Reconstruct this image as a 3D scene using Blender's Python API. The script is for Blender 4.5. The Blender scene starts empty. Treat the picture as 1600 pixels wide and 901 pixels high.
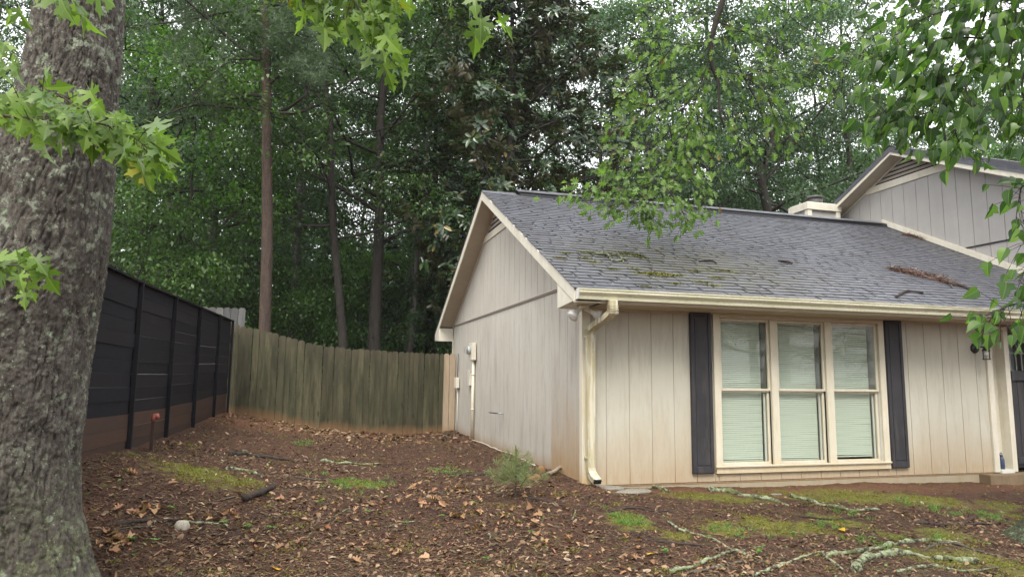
import bpy, bmesh, math, random
import numpy as np
from mathutils import Vector, Matrix
from math import radians, pi, sin, cos
random.seed(7)
RS = np.random.RandomState(11)
S = bpy.context.scene
COL = S.collection

# ------------------------------------------------------------------ camera
CAM = np.array([-3.1584, -7.8616, 1.2399])
FPX = 1086.5
RV = np.array([0.96076334, -0.2771456, 0.01114075])
UV = np.array([-0.04633546, -0.12076778, 0.99159879])
FV = np.array([0.2734718, 0.95320798, 0.12887093])
cd = bpy.data.cameras.new('camera')
cd.sensor_width = 36.0
cd.lens = FPX / 1600 * 36
cd.clip_start = 0.05
cd.clip_end = 3000
co = bpy.data.objects.new('camera', cd)
COL.objects.link(co)
M = Matrix.Identity(4)
for i in range(3):
    M[i][0] = RV[i]; M[i][1] = UV[i]; M[i][2] = -FV[i]; M[i][3] = CAM[i]
co.matrix_world = M
S.camera = co

# ------------------------------------------------------------------ overcast sky and a soft sun
W = bpy.data.worlds.new('World')
S.world = W
W.use_nodes = True
wn = W.node_tree.nodes; wl = W.node_tree.links
wn.clear()
sky = wn.new('ShaderNodeTexSky')
sky.sky_type = 'NISHITA'; sky.sun_disc = False
SUN_EL, SUN_AZ = radians(52), radians(205)      # azimuth clockwise from +Y: behind the camera, to the left
sky.sun_elevation = SUN_EL; sky.sun_rotation = SUN_AZ
sky.air_density = 1.0; sky.dust_density = 4.0; sky.ozone_density = 1.0
mx = wn.new('ShaderNodeMix'); mx.data_type = 'RGBA'
mx.inputs[0].default_value = 0.82                # cloud cover
mx.inputs[7].default_value = (11.0, 11.0, 11.2, 1)
bg = wn.new('ShaderNodeBackground'); bg.inputs[1].default_value = 0.112
wo = wn.new('ShaderNodeOutputWorld')
wl.new(sky.outputs[0], mx.inputs[6]); wl.new(mx.outputs[2], bg.inputs[0]); wl.new(bg.outputs[0], wo.inputs[0])
sl = bpy.data.lights.new('sun', 'SUN'); sl.energy = 1.5; sl.angle = radians(24); sl.color = (1.0, 0.95, 0.88)
so = bpy.data.objects.new('sun', sl); COL.objects.link(so)
sd = Vector((sin(SUN_AZ) * cos(SUN_EL), cos(SUN_AZ) * cos(SUN_EL), sin(SUN_EL)))
so.rotation_euler = sd.to_track_quat('Z', 'Y').to_euler()
so.location = (0, -10, 30)
S.view_settings.view_transform = 'Standard'
S.view_settings.look = 'None'
S.view_settings.exposure = 1.2
S.view_settings.gamma = 1.0
S.render.engine = 'CYCLES'
S.cycles.max_bounces = 6
S.cycles.transparent_max_bounces = 8
S.cycles.caustics_reflective = False
S.cycles.caustics_refractive = False

# ------------------------------------------------------------------ helpers
def tag(o, label=None, cat=None, group=None, kind=None):
    if label: o['label'] = label
    if cat: o['category'] = cat
    if group: o['group'] = group
    if kind: o['kind'] = kind
    return o
def empty(name, loc=(0, 0, 0), **k):
    o = bpy.data.objects.new(name, None); COL.objects.link(o)
    o.location = loc; o.empty_display_size = .1
    return tag(o, **k)
def link(name, me, mat=None, parent=None, **k):
    o = bpy.data.objects.new(name, me); COL.objects.link(o)
    if mat is not None and len(me.materials) == 0: me.materials.append(mat)
    if parent is not None: o.parent = parent
    return tag(o, **k)
class MB:
    def __init__(s): s.v = []; s.f = []
    def add(s, vs, fs):
        n = len(s.v); s.v += [tuple(map(float, v)) for v in vs]; s.f += [tuple(i + n for i in f) for f in fs]; return s
    def box(s, x0, x1, y0, y1, z0, z1):
        vs = [(x, y, z) for x in (x0, x1) for y in (y0, y1) for z in (z0, z1)]
        return s.add(vs, [(0, 1, 3, 2), (4, 6, 7, 5), (0, 4, 5, 1), (2, 3, 7, 6), (0, 2, 6, 4), (1, 5, 7, 3)])
    def prism(s, poly, ax, a0, a1):
        """poly in the two other axes, extruded along axis ax from a0 to a1"""
        n = len(poly); vs = []
        for a in (a0, a1):
            for p in poly:
                q = list(p); q.insert(ax, a); vs.append(q)
        fs = [tuple(range(n)), tuple(range(2 * n - 1, n - 1, -1))]
        fs += [(i, i + n, (i + 1) % n + n, (i + 1) % n) for i in range(n)]
        return s.add(vs, fs)
    def tube(s, path, rad, n=8, cap=True, sq=1.0):
        P = [Vector(p) for p in path]; m = len(P)
        if not hasattr(rad, '__len__'): rad = [rad] * m
        t0 = (P[1] - P[0]).normalized(); u = t0.orthogonal().normalized()
        vs = []; fs = []
        for i in range(m):
            t = (P[min(i + 1, m - 1)] - P[max(i - 1, 0)]).normalized()
            u = (u - t * u.dot(t)).normalized(); w = t.cross(u)
            for k in range(n):
                a = 2 * pi * k / n
                vs.append(P[i] + (u * cos(a) + w * sin(a) * sq) * rad[i])
        for i in range(m - 1):
            for k in range(n):
                k2 = (k + 1) % n
                fs.append((i * n + k, i * n + k2, (i + 1) * n + k2, (i + 1) * n + k))
        if cap: fs += [tuple(range(n - 1, -1, -1)), tuple(range((m - 1) * n, m * n))]
        return s.add(vs, fs)
    def rect_tube(s, path, hw, hd, wd=(1, 0, 0)):
        """rectangular duct: hw half width along wd, hd half depth across"""
        P = [Vector(p) for p in path]; m = len(P); vs = []; fs = []; wdv = Vector(wd)
        for i in range(m):
            ta = (P[i] - P[i - 1]).normalized() if i else (P[1] - P[0]).normalized()
            tb = (P[i + 1] - P[i]).normalized() if i < m - 1 else ta
            t = (ta + tb).normalized(); c = wdv.cross(t).normalized()
            k = 1 / max(.5, t.dot(ta))
            for a, b in ((-1, -1), (1, -1), (1, 1), (-1, 1)):
                vs.append(P[i] + wdv * hw * a + c * hd * b * k)
        for i in range(m - 1):
            for k in range(4):
                fs.append((i * 4 + k, i * 4 + (k + 1) % 4, i * 4 + 4 + (k + 1) % 4, i * 4 + 4 + k))
        fs += [(3, 2, 1, 0), tuple(range((m - 1) * 4, m * 4))]
        return s.add(vs, fs)
    def cyl(s, c, r, h, n=16, ax=2, r2=None):
        r2 = r if r2 is None else r2
        p0 = list(c); p1 = list(c); p1[ax] += h
        return s.tube([p0, p1], [r, r2], n)
    def mesh(s, name='m'):
        me = bpy.data.meshes.new(name); me.from_pydata(s.v, [], s.f); me.update(); return me
    def build(s, name, mat, parent=None, smooth=False, bevel=0, **k):
        me = s.mesh(name)
        if smooth:
            me.polygons.foreach_set('use_smooth', [True] * len(me.polygons))
        o = link(name, me, mat, parent, **k)
        if bevel:
            b = o.modifiers.new('bevel', 'BEVEL'); b.width = bevel; b.segments = 2; b.limit_method = 'ANGLE'
        return o
def np_mesh(name, V, Fc, k):
    """V (n,3); Fc (m,k) faces of k corners"""
    me = bpy.data.meshes.new(name); V = np.asarray(V, np.float32); Fc = np.asarray(Fc, np.int32)
    me.vertices.add(len(V)); me.vertices.foreach_set('co', V.ravel())
    me.loops.add(Fc.size); me.loops.foreach_set('vertex_index', Fc.ravel())
    me.polygons.add(len(Fc)); me.polygons.foreach_set('loop_start', np.arange(0, Fc.size, k, dtype=np.int32))
    try: me.polygons.foreach_set('loop_total', np.full(len(Fc), k, np.int32))
    except Exception: pass
    me.update(calc_edges=True); return me

def hash3(ix, iy, iz, s=0):
    h = (ix.astype(np.int64) * 374761393 + iy.astype(np.int64) * 668265263 + iz.astype(np.int64) * 2147483647 + s * 974711) & 0xffffffff
    h = ((h ^ (h >> 13)) * 1274126177) & 0xffffffff
    h = (h ^ (h >> 16)) & 0xffffffff
    return h / 4294967295.0
def vnoise(P, s=0):
    P = np.asarray(P, float); I = np.floor(P).astype(np.int64); f = P - I; f = f * f * (3 - 2 * f); r = 0
    for dx in (0, 1):
        for dy in (0, 1):
            for dz in (0, 1):
                w = (f[..., 0] if dx else 1 - f[..., 0]) * (f[..., 1] if dy else 1 - f[..., 1]) * (f[..., 2] if dz else 1 - f[..., 2])
                r = r + w * hash3(I[..., 0] + dx, I[..., 1] + dy, I[..., 2] + dz, s)
    return r
def fbm(P, o=4, s=0):
    P = np.asarray(P, float); r = 0; a = .5
    for i in range(o): r = r + a * vnoise(P * 2 ** i, s + i); a *= .5
    return r
def worley(P, s=0):
    P = np.asarray(P, float); I = np.floor(P).astype(np.int64); f1 = np.full(P.shape[:-1], 9.); f2 = f1.copy()
    for dx in (-1, 0, 1):
        for dy in (-1, 0, 1):
            for dz in (-1, 0, 1):
                J = I + np.array([dx, dy, dz])
                c = np.stack([hash3(J[..., 0], J[..., 1], J[..., 2], s + k) for k in (1, 2, 3)], -1) + J
                d = np.sqrt(((P - c) ** 2).sum(-1))
                n1 = np.minimum(f1, d); f2 = np.minimum(np.maximum(f1, d), f2); f1 = n1
    return f1, f2

# ------------------------------------------------------------------ terrain height (metres)
CP = np.array([(0, 0, .04), (0, 1.2, .03), (0, 3.5, .04), (0, 5.8, .06), (0, 7.6, .10), (-4.7, 7.6, .50), (-3.8, 7.6, .32), (-2.9, 7.6, .17),
    (-2, 7.6, .07), (-1, 7.6, .03), (-5, -1.4, .50), (-4.96, .44, .45), (-4.9, 2.1, .45), (-4.85, 3.9, .46), (-4.8, 5.8, .5), (-5.2, -3.6, -.08), (-4.4, -3.6, -.14), (-6.5, -1, .55),
    (.3, 0, -.01), (1.5, 0, -.05), (2.5, 0, -.09), (3.9, 0, -.08), (4.9, 0, -.12), (5.9, 0, -.13), (8, 0, -.16), (1.5, -.9, -.10), (4, -.9, -.16), (6, -1, -.2),
    (-2.5, 4, .13), (-2.5, 1, .05), (-2.5, -1.5, -.08), (-3.8, -1.5, .12), (-4.2, -2.4, .02), (-3.2, -8, -.32), (0, -3, -.25), (3, -2.6, -.30),
    (6, -3, -.42), (0, -6, -.4), (-5.5, -6, .0), (3, -6, -.5), (8, -8, -.6), (-8, -8, .0), (4, 4, -.1), (4, 8, .1), (-6, 12, .6), (2, 12, .25), (9, 10, .1)])
def tps(r2): return np.where(r2 > 1e-9, r2 * np.log(np.maximum(r2, 1e-9)), 0)
CN_ = len(CP); CA_ = np.zeros((CN_ + 3, CN_ + 3))
CA_[:CN_, :CN_] = tps(((CP[:, None, :2] - CP[None, :, :2]) ** 2).sum(-1)) + .02 * np.eye(CN_)
CA_[:CN_, CN_] = 1; CA_[:CN_, CN_ + 1:] = CP[:, :2]; CA_[CN_, :CN_] = 1; CA_[CN_ + 1:, :CN_] = CP[:, :2].T
CW_ = np.linalg.solve(CA_, np.concatenate([CP[:, 2], np.zeros(3)]))
def G(x, y, bump=True):
    x = np.asarray(x, float); y = np.asarray(y, float)
    xc = np.clip(x, -8, 9.5); yc = np.clip(y, -9, 12.5); z = CW_[CN_] + CW_[CN_ + 1] * xc + CW_[CN_ + 2] * yc
    for i in range(CN_): z = z + CW_[i] * tps((xc - CP[i, 0]) ** 2 + (yc - CP[i, 1]) ** 2)
    if bump:
        P = np.stack([x, y, 0 * x], -1)
        near = np.clip((np.abs(x + 1) + np.abs(y)) / 1e9, 0, 1)
        z = z + .05 * (fbm(P * 1.1, 2, 5) - .375) + .035 * (fbm(P * 4.5, 3, 9) - .44) + .012 * (vnoise(P * 21, 3) - .5)
    return z
def Gs(x, y): return float(G(np.array([x]), np.array([y]))[0])
def at(px, py, depth):
    return CAM + ((px - 800) / FPX * RV - (py - 450.5) / FPX * UV + FV) * depth
def gp(px, py):
    """where the sight line through a photo pixel meets the terrain"""
    d = (px - 800) / FPX * RV - (py - 450.5) / FPX * UV + FV
    t = np.linspace(3, 26, 1400); P = CAM[None] + d[None] * t[:, None]
    h = P[:, 2] - G(P[:, 0], P[:, 1]); i = int(np.argmax(h < 0)) if (h < 0).any() else 700
    return P[i]
def onroof(px, py, lift=.0):
    d = (px - 800) / FPX * RV - (py - 450.5) / FPX * UV + FV
    a = RSL; t = (EZ + a * (CAM[1] + .56) - CAM[2]) / (d[2] - a * d[1]); P = CAM + d * t; P[2] += lift; return P

# ------------------------------------------------------------------ materials
class NM:
    def __init__(s, name):
        s.m = bpy.data.materials.new(name); s.m.use_nodes = True; s.t = s.m.node_tree; s.n = s.t.nodes
        s.b = s.n['Principled BSDF']; s.out = s.n['Material Output']
    def put(s, sock, v):
        if isinstance(v, bpy.types.NodeSocket): s.t.links.new(v, sock)
        elif v is not None:
            if hasattr(v, '__len__') and len(v) == 3 and sock.type == 'RGBA': v = (*v, 1)
            sock.default_value = v
    def coord(s, kind='Object'): return s.n.new('ShaderNodeTexCoord').outputs[kind]
    def pos(s): return s.n.new('ShaderNodeNewGeometry').outputs['Position']
    def rnd(s):
        g = s.n.new('ShaderNodeNewGeometry').outputs['Random Per Island']; o = s.n.new('ShaderNodeObjectInfo').outputs['Random']
        return s.math('FRACT', s.math('ADD', g, s.math('MULTIPLY', o, 7.31)))
    def orand(s): return s.n.new('ShaderNodeObjectInfo').outputs['Random']
    def map(s, v, scale=(1, 1, 1), loc=None, rot=None):
        m = s.n.new('ShaderNodeMapping'); s.put(m.inputs[0], v); m.inputs['Scale'].default_value = scale
        if loc is not None: s.put(m.inputs['Location'], loc)
        if rot is not None: m.inputs['Rotation'].default_value = rot
        return m.outputs[0]
    def noise(s, v, scale=5, detail=4, rough=.6, dist=0):
        n = s.n.new('ShaderNodeTexNoise'); s.put(n.inputs['Vector'], v); n.inputs['Scale'].default_value = scale
        n.inputs['Detail'].default_value = detail; n.inputs['Roughness'].default_value = rough; n.inputs['Distortion'].default_value = dist
        return n.outputs[0]
    def voro(s, v, scale=5, feat='F1', out=0):
        n = s.n.new('ShaderNodeTexVoronoi'); n.feature = feat; s.put(n.inputs['Vector'], v); n.inputs['Scale'].default_value = scale
        return n.outputs[out]
    def rng(s, v, a, b, c=0., d=1.):
        n = s.n.new('ShaderNodeMapRange'); n.clamp = True
        for i, x in enumerate((v, a, b, c, d)): s.put(n.inputs[i], x)
        return n.outputs[0]
    def math(s, op, a, b=None, c=None):
        n = s.n.new('ShaderNodeMath'); n.operation = op
        for i, x in enumerate((a, b, c)):
            if x is not None: s.put(n.inputs[i], x)
        return n.outputs[0]
    def mix(s, f, a, b, mode='MIX'):
        n = s.n.new('ShaderNodeMix'); n.data_type = 'RGBA'; n.blend_type = mode
        s.put(n.inputs[0], f); s.put(n.inputs[6], a); s.put(n.inputs[7], b); return n.outputs[2]
    def sep(s, v):
        n = s.n.new('ShaderNodeSeparateXYZ'); s.put(n.inputs[0], v); return n.outputs
    def attr(s, name):
        n = s.n.new('ShaderNodeAttribute'); n.attribute_name = name; return n.outputs['Fac']
    def ramp(s, f, stops):
        n = s.n.new('ShaderNodeValToRGB'); e = n.color_ramp.elements
        while len(e) < len(stops): e.new(.5)
        for i, (p, c) in enumerate(stops): e[i].position = p; e[i].color = (*c, 1)
        s.put(n.inputs[0], f); return n.outputs[0]
    def bump(s, h, strength=.3, dist=.01):
        n = s.n.new('ShaderNodeBump'); n.inputs['Strength'].default_value = strength; n.inputs['Distance'].default_value = dist
        s.put(n.inputs['Height'], h); s.put(s.b.inputs['Normal'], n.outputs[0]); return n.outputs[0]
    def done(s, col=None, rough=None, spec=None, metal=None):
        s.put(s.b.inputs['Base Color'], col); s.put(s.b.inputs['Roughness'], rough)
        s.put(s.b.inputs['Specular IOR Level'], spec); s.put(s.b.inputs['Metallic'], metal); return s.m

def paint(name, c1, c2, rough=.6, grain=(60, 60, 4), stain=None, sc=None, dirt=None, dirtamt=.5, bump=.15, rv=0.0):
    """weathered painted wood: grain, blotches, optional splash stain of height stain from the ground"""
    m = NM(name); p = m.coord()
    r = m.orand()
    off = m.n.new('ShaderNodeCombineXYZ'); m.put(off.inputs[0], m.math('MULTIPLY', r, 13.)); m.put(off.inputs[2], m.math('MULTIPLY', r, 37.))
    vm = m.n.new('ShaderNodeVectorMath'); m.put(vm.inputs[0], p); m.put(vm.inputs[1], off.outputs[0]); q = vm.outputs[0]
    g = m.noise(m.map(q, grain), 1, 5, .65); b = m.noise(p, 1.6, 5, .65)
    c = m.mix(m.rng(b, .35, .65), c1, c2)
    c = m.mix(m.rng(g, .3, .75, 0, .22), c, tuple(x * .68 for x in c1))
    if rv: c = m.mix(m.math('MULTIPLY', r, rv), c, tuple(x * .55 for x in c1))
    if dirt:
        d = m.noise(m.map(q, (9, 9, 1.2)), 1, 6, .7)
        c = m.mix(m.rng(d, .50, .68, 0, dirtamt), c, dirt)
    if stain:
        z = m.sep(p)[2]; n1 = m.noise(m.map(p, (3.2, 3.2, .9)), 1, 5, .65); n2 = m.noise(m.map(p, (30, 30, 5)), 1, 4, .7)
        n4 = m.noise(m.map(p, (1.1, 1.1, .3)), 1, 3, .6); h = m.math('MULTIPLY', m.math('ADD', m.math('ADD', m.math('MULTIPLY', n1, .6), m.math('MULTIPLY', n4, .7)), -.12), stain * 2.0)
        f = m.rng(m.math('DIVIDE', z, h), .1, 1.0, 1, 0)
        f = m.math('MULTIPLY', m.math('POWER', f, 1.3), m.rng(n2, .30, .6, .70, 1))
        c = m.mix(f, c, sc)
    m.bump(g, bump, .004)
    return m.done(c, rough, .35)
def lin(h):
    return tuple((((int(h[i:i + 2], 16) / 255) + .055) / 1.055) ** 2.4 for i in (0, 2, 4))

CLAY = (.34, .19, .085)
TAUPE = (.40, .365, .325)
m_front = paint('siding_front', (.51, .49, .405), (.54, .52, .435), .7, (90, 90, 6), .80, (.41, .32, .21), (.33, .285, .22), .4)
m_gable = paint('siding_gable', (.485, .46, .395), (.53, .505, .44), .75, (70, 70, 3), .22, (.34, .22, .12), (.30, .25, .21), .55)
m_gabler = paint('siding_gable_stained', (.46, .43, .37), (.505, .475, .41), .75, (70, 70, 3), .95, (.37, .24, .115), (.30, .25, .21), .6)
m_upper = paint('siding_upper', (.47, .44, .375), (.505, .475, .41), .75, (70, 70, 3), None, None, (.29, .25, .21), .3)
m_neigh = paint('siding_neighbour', (.36, .345, .325), (.40, .385, .36), .75, (60, 60, 3), None, None, (.3, .27, .24), .2)
m_back = paint('siding_groove', (.45, .415, .35), (.48, .44, .375), .9, (30, 30, 3), .5, (.30, .18, .085))
m_cream = paint('trim_cream', (.64, .59, .46), (.70, .655, .53), .5, (40, 40, 6), .30, (.52, .38, .20), (.47, .42, .28), .35)
m_cream_hi = paint('trim_cream_high', (.63, .59, .48), (.69, .655, .555), .5, (20, 20, 20), None, None, (.42, .40, .28), .35)
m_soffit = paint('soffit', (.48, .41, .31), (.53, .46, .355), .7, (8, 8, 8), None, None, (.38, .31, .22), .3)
m_gutter = NM('gutter_aged')
_p = m_gutter.coord(); _d = m_gutter.noise(m_gutter.map(_p, (2.2, 2, 14)), 1, 6, .7); _d2 = m_gutter.noise(_p, 34, 4, .7)
_c = m_gutter.mix(m_gutter.rng(_d, .38, .62), (.68, .655, .51), (.56, .55, .38)); _c = m_gutter.mix(m_gutter.rng(_d2, .5, .75, 0, .55), _c, (.30, .29, .16))
_x = m_gutter.sep(_p)[0]; _c = m_gutter.mix(m_gutter.math('MULTIPLY', m_gutter.rng(_x, 4.2, 5.8), m_gutter.rng(_d, .42, .56, 0, .75)), _c, (.12, .11, .05))
m_gutter = m_gutter.done(_c, .45)
m_spout = NM('downspout_aged')
_p = m_spout.coord(); _x = m_spout.sep(_p)[0]
_d = m_spout.noise(m_spout.map(_p, (26, 26, 1.6)), 1, 5, .65); _d3 = m_spout.noise(m_spout.map(_p, (12, 12, 3.0)), 1, 4, .6)
_c = m_spout.mix(m_spout.rng(_d, .42, .56), (.60, .57, .45), (.42, .37, .22))
_c = m_spout.mix(m_spout.rng(_d3, .60, .68), _c, (.70, .72, .68)); _c = m_spout.mix(m_spout.rng(_d3, .36, .28, 0, .6), _c, (.40, .24, .10))
m_spout = m_spout.done(_c, .45)
m_shutter = paint('shutter_black', (.028, .027, .031), (.044, .042, .047), .6, (90, 90, 3), None, None, (.10, .09, .08), .5, .4)
m_louvre = paint('louvre', (.30, .26, .22), (.36, .32, .27), .7, (8, 8, 60), None, None, (.2, .17, .14), .4)
m_dark = NM('dark_void').done((.012, .011, .010), .9)
m_black = NM('black_metal').done((.02, .02, .022), .4)
m_white = paint('sash_white', (.60, .59, .545), (.66, .65, .61), .5, (20, 20, 20), None, None, (.5, .46, .38), .35)
m_meter = NM('meter_grey').done((.36, .38, .38), .35)
def glass(name, tint=(.86, .92, .88)):
    m = NM(name); n = m.n; n.remove(m.b)
    tr = n.new('ShaderNodeBsdfTransparent'); tr.inputs[0].default_value = (*tint, 1)
    gl = n.new('ShaderNodeBsdfGlossy'); gl.inputs['Roughness'].default_value = .01
    lw = n.new('ShaderNodeLayerWeight'); fr = m.math('ADD', m.math('MULTIPLY', m.math('POWER', lw.outputs['Facing'], 5.), .8), .024)
    mi = n.new('ShaderNodeMixShader'); s = m.t.links
    s.new(fr, mi.inputs[0]); s.new(tr.outputs[0], mi.inputs[1]); s.new(gl.outputs[0], mi.inputs[2]); s.new(mi.outputs[0], m.out.inputs[0])
    return m.m
m_glass = glass('window_glass', (.95, .97, .95))
m_clear = glass('clear_glass', (.96, .97, .97))
m_blind = NM('blind_slat').done((.57, .61, .53), .5)
m_bulb = NM('bulb').done((.75, .75, .72), .15)

# asphalt shingles
def shingle_mat(name, moss=True):
    m = NM(name); p = m.pos(); r = m.rnd()
    c = m.ramp(r, [(0, (.074, .078, .091)), (.3, (.083, .088, .103)), (.7, (.092, .098, .115)), (1, (.103, .109, .128))])
    n = m.noise(p, 160, 3, .7); c = m.mix(m.rng(n, .40, .7, 0, .5), c, (.14, .142, .16))
    st = m.noise(m.map(p, (3, .6, .6)), 1, 5, .6); c = m.mix(m.rng(st, .45, .7, 0, .45), c, (.075, .067, .06))
    if moss:
        s = m.sep(p)
        u = m.math('DIVIDE', m.math('SUBTRACT', s[0], 1.75), 1.7); v = m.math('DIVIDE', m.math('SUBTRACT', s[1], .55), .95)
        d = m.math('SQRT', m.math('ADD', m.math('MULTIPLY', u, u), m.math('MULTIPLY', v, v)))
        br = m.math('MULTIPLY', m.rng(d, 1.5, .3), m.rng(m.noise(m.map(p, (3, 6, 6)), 1, 5, .7), .35, .6))
        c = m.mix(m.math('MULTIPLY', br, .8), c, (.072, .058, .040))
        n2 = m.noise(m.map(p, (5, 11, 11)), 1, 6, .75)
        f = m.math('MULTIPLY', m.rng(d, 1.3, .4), m.rng(n2, .49, .60)); c = m.mix(m.math('MULTIPLY', f, .8), c, (.080, .088, .024))
    m.bump(n, .5, .003)
    return m.done(c, m.rng(m.noise(p, 3, 3), .3, .7, .30, .46), .7)
m_shingle = shingle_mat('shingle')
m_shingle2 = shingle_mat('shingle_other', False)

def wood(name, c1, c2, c3, knots=True, foot=None, footh=.35, rv=.5, top=None):
    m = NM(name); p = m.coord(); r = m.orand(); w = m.pos()
    off = m.n.new('ShaderNodeCombineXYZ'); m.put(off.inputs[0], m.math('MULTIPLY', r, 31.)); m.put(off.inputs[2], m.math('MULTIPLY', r, 57.))
    vm = m.n.new('ShaderNodeVectorMath'); m.put(vm.inputs[0], p); m.put(vm.inputs[1], off.outputs[0]); q = vm.outputs[0]
    b = m.noise(m.map(q, (7, 7, 1.1)), 1, 5, .65, .4); g = m.noise(m.map(q, (120, 60, 3)), 1, 4, .7, .3)
    c = m.mix(m.rng(b, .40, .60), c1, c2); c = m.mix(m.rng(g, .42, .66, 0, .75), c, c3)
    c = m.mix(m.math('MULTIPLY', m.math('FRACT', m.math('MULTIPLY', r, 5.7)), rv), c, c3)
    if knots:
        k = m.voro(m.map(q, (6, .01, 1.7)), 1, 'F1'); c = m.mix(m.rng(k, .15, .05, 0, .8), c, tuple(x * .4 for x in c3))
    if foot:
        z = m.sep(p)[2]; h = m.math('MULTIPLY', m.noise(m.map(w, (2, 2, 1)), 1, 5, .7), footh * 2)
        c = m.mix(m.rng(m.math('DIVIDE', z, h), .2, 1.05, .85, 0), c, foot)
    if top:
        z = m.sep(p)[2]; h = m.noise(m.map(w, (5, 5, 3)), 1, 5, .7)
        c = m.mix(m.rng(m.math('SUBTRACT', z, m.math('MULTIPLY', h, .5)), 1.25, 1.65, 0, .6), c, top)
    m.bump(g, .3, .006)
    return m.done(c, .8, .25)
m_picket = wood('picket_green', (.046, .048, .025), (.118, .110, .062), (.026, .024, .014), True, (.20, .115, .055), .24, .55, (.075, .062, .042))
m_picknew = wood('picket_new', (.38, .30, .21), (.46, .37, .27), (.24, .18, .12), True, (.30, .2, .1), .15, .2)
m_grayp = wood('picket_gray', (.10, .10, .098), (.16, .158, .15), (.05, .05, .05))
m_blackb = NM('fence_black')
_w = m_blackb.pos(); _g = m_blackb.noise(m_blackb.map(_w, (3, 3, 70)), 1, 5, .7); _n = m_blackb.noise(m_blackb.map(_w, (1.2, 1.2, 3)), 1, 5, .65)
_c = m_blackb.mix(m_blackb.rng(_g, .3, .7), (.007, .0075, .010), (.018, .018, .023))
_c = m_blackb.mix(m_blackb.math('MULTIPLY', m_blackb.orand(), .9), _c, (.022, .020, .022))
_c = m_blackb.mix(m_blackb.rng(_n, .58, .75, 0, .5), _c, (.034, .028, .024)); m_blackb.bump(_g, .25, .004)
m_blackb = m_blackb.done(_c, .75, .15)
m_brownb = NM('fence_brown')
_w = m_brownb.pos(); _g = m_brownb.noise(m_brownb.map(_w, (3, 3, 50)), 1, 5, .7); _n = m_brownb.noise(m_brownb.map(_w, (1.5, 1.5, 5)), 1, 5, .65)
_c = m_brownb.mix(m_brownb.rng(_g, .3, .7), (.062, .033, .022), (.090, .049, .033)); _c = m_brownb.mix(m_brownb.math('MULTIPLY', m_brownb.orand(), .8), _c, (.038, .024, .020)); _c = m_brownb.mix(m_brownb.rng(_n, .45, .68, 0, .8), _c, (.045, .032, .028)); m_brownb.bump(_g, .2, .004)
m_brownb = m_brownb.done(_c, .7, .3)

def bark(name, c1, c2, c3, sc=1., lichen=None, lam=.5):
    m = NM(name); p = m.coord()
    v = m.noise(m.map(p, (14 * sc, 14 * sc, 2.5 * sc)), 1, 6, .7, .6); f = m.noise(p, 60 * sc, 4, .7)
    c = m.mix(m.rng(v, .35, .65), c1, c2); c = m.mix(m.rng(f, .45, .75, 0, .7), c, c3)
    if lichen:
        l = m.noise(p, 9 * sc, 6, .75); z = m.noise(p, 1.3 * sc, 3, .5)
        c = m.mix(m.math('MULTIPLY', m.rng(l, .56, .63), m.math('MULTIPLY', m.rng(z, .35, .6), lam)), c, lichen)
        l2 = m.voro(p, 38 * sc, 'F1'); c = m.mix(m.math('MULTIPLY', m.rng(l2, .22, .12), m.math('MULTIPLY', m.rng(m.noise(p, 3.2), .42, .6), lam)), c, tuple(min(1, x * 1.25) for x in lichen))
    m.bump(m.math('ADD', v, m.math('MULTIPLY', f, .4)), .8, .02)
    return m.done(c, .85, .25)
m_bark_dark = bark('bark_dark', (.020, .017, .014), (.042, .036, .029), (.075, .066, .055))
m_bark_pine = bark('bark_pine', (.032, .023, .018), (.088, .060, .046), (.155, .118, .095), .8)
m_bark_grey = bark('bark_grey', (.075, .068, .058), (.13, .12, .105), (.22, .21, .19))
m_bark_twig = bark('bark_twig', (.055, .042, .032), (.09, .07, .05), (.15, .12, .09), 3.)
m_stick = bark('stick_lichen', (.060, .045, .036), (.11, .085, .065), (.17, .15, .12), 2.5, (.36, .42, .30), 1.0)
m_stickd = bark('stick_dark', (.030, .023, .020), (.060, .046, .038), (.12, .095, .08), 3.)
m = NM('branch_lichen'); p = m.coord(); f = m.noise(p, 60, 5, .75); f2 = m.noise(p, 17, 5, .7)
c = m.mix(m.rng(f, .4, .62), (.030, .026, .020), (.085, .075, .055)); c = m.mix(m.rng(f2, .42, .54), c, m.mix(m.rng(f, .35, .65), (.19, .225, .11), (.37, .40, .27)))
c = m.mix(m.rng(m.noise(p, 6, 4), .52, .62, 0, .7), c, (.09, .11, .03)); m.bump(m.math('ADD', f, f2), .9, .012); m_lichen = m.done(c, .9, .2)
m_bark_moss = bark('bark_mossy', (.022, .022, .015), (.045, .050, .026), (.085, .10, .045), 1.6, (.19, .25, .15), 1.0)
m_flue = NM('flue_metal').done((.09, .085, .08), .5)
m_drift = bark('driftwood', (.24, .19, .14), (.36, .30, .24), (.46, .40, .33), 2.)
m_moss = NM('moss')
_c = m_moss.ramp(m_moss.rnd(), [(0, (.09, .10, .014)), (.4, (.17, .18, .026)), (.8, (.26, .255, .045)), (1, (.14, .09, .035))])
m_moss = m_moss.done(_c, .8, .2)

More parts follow.
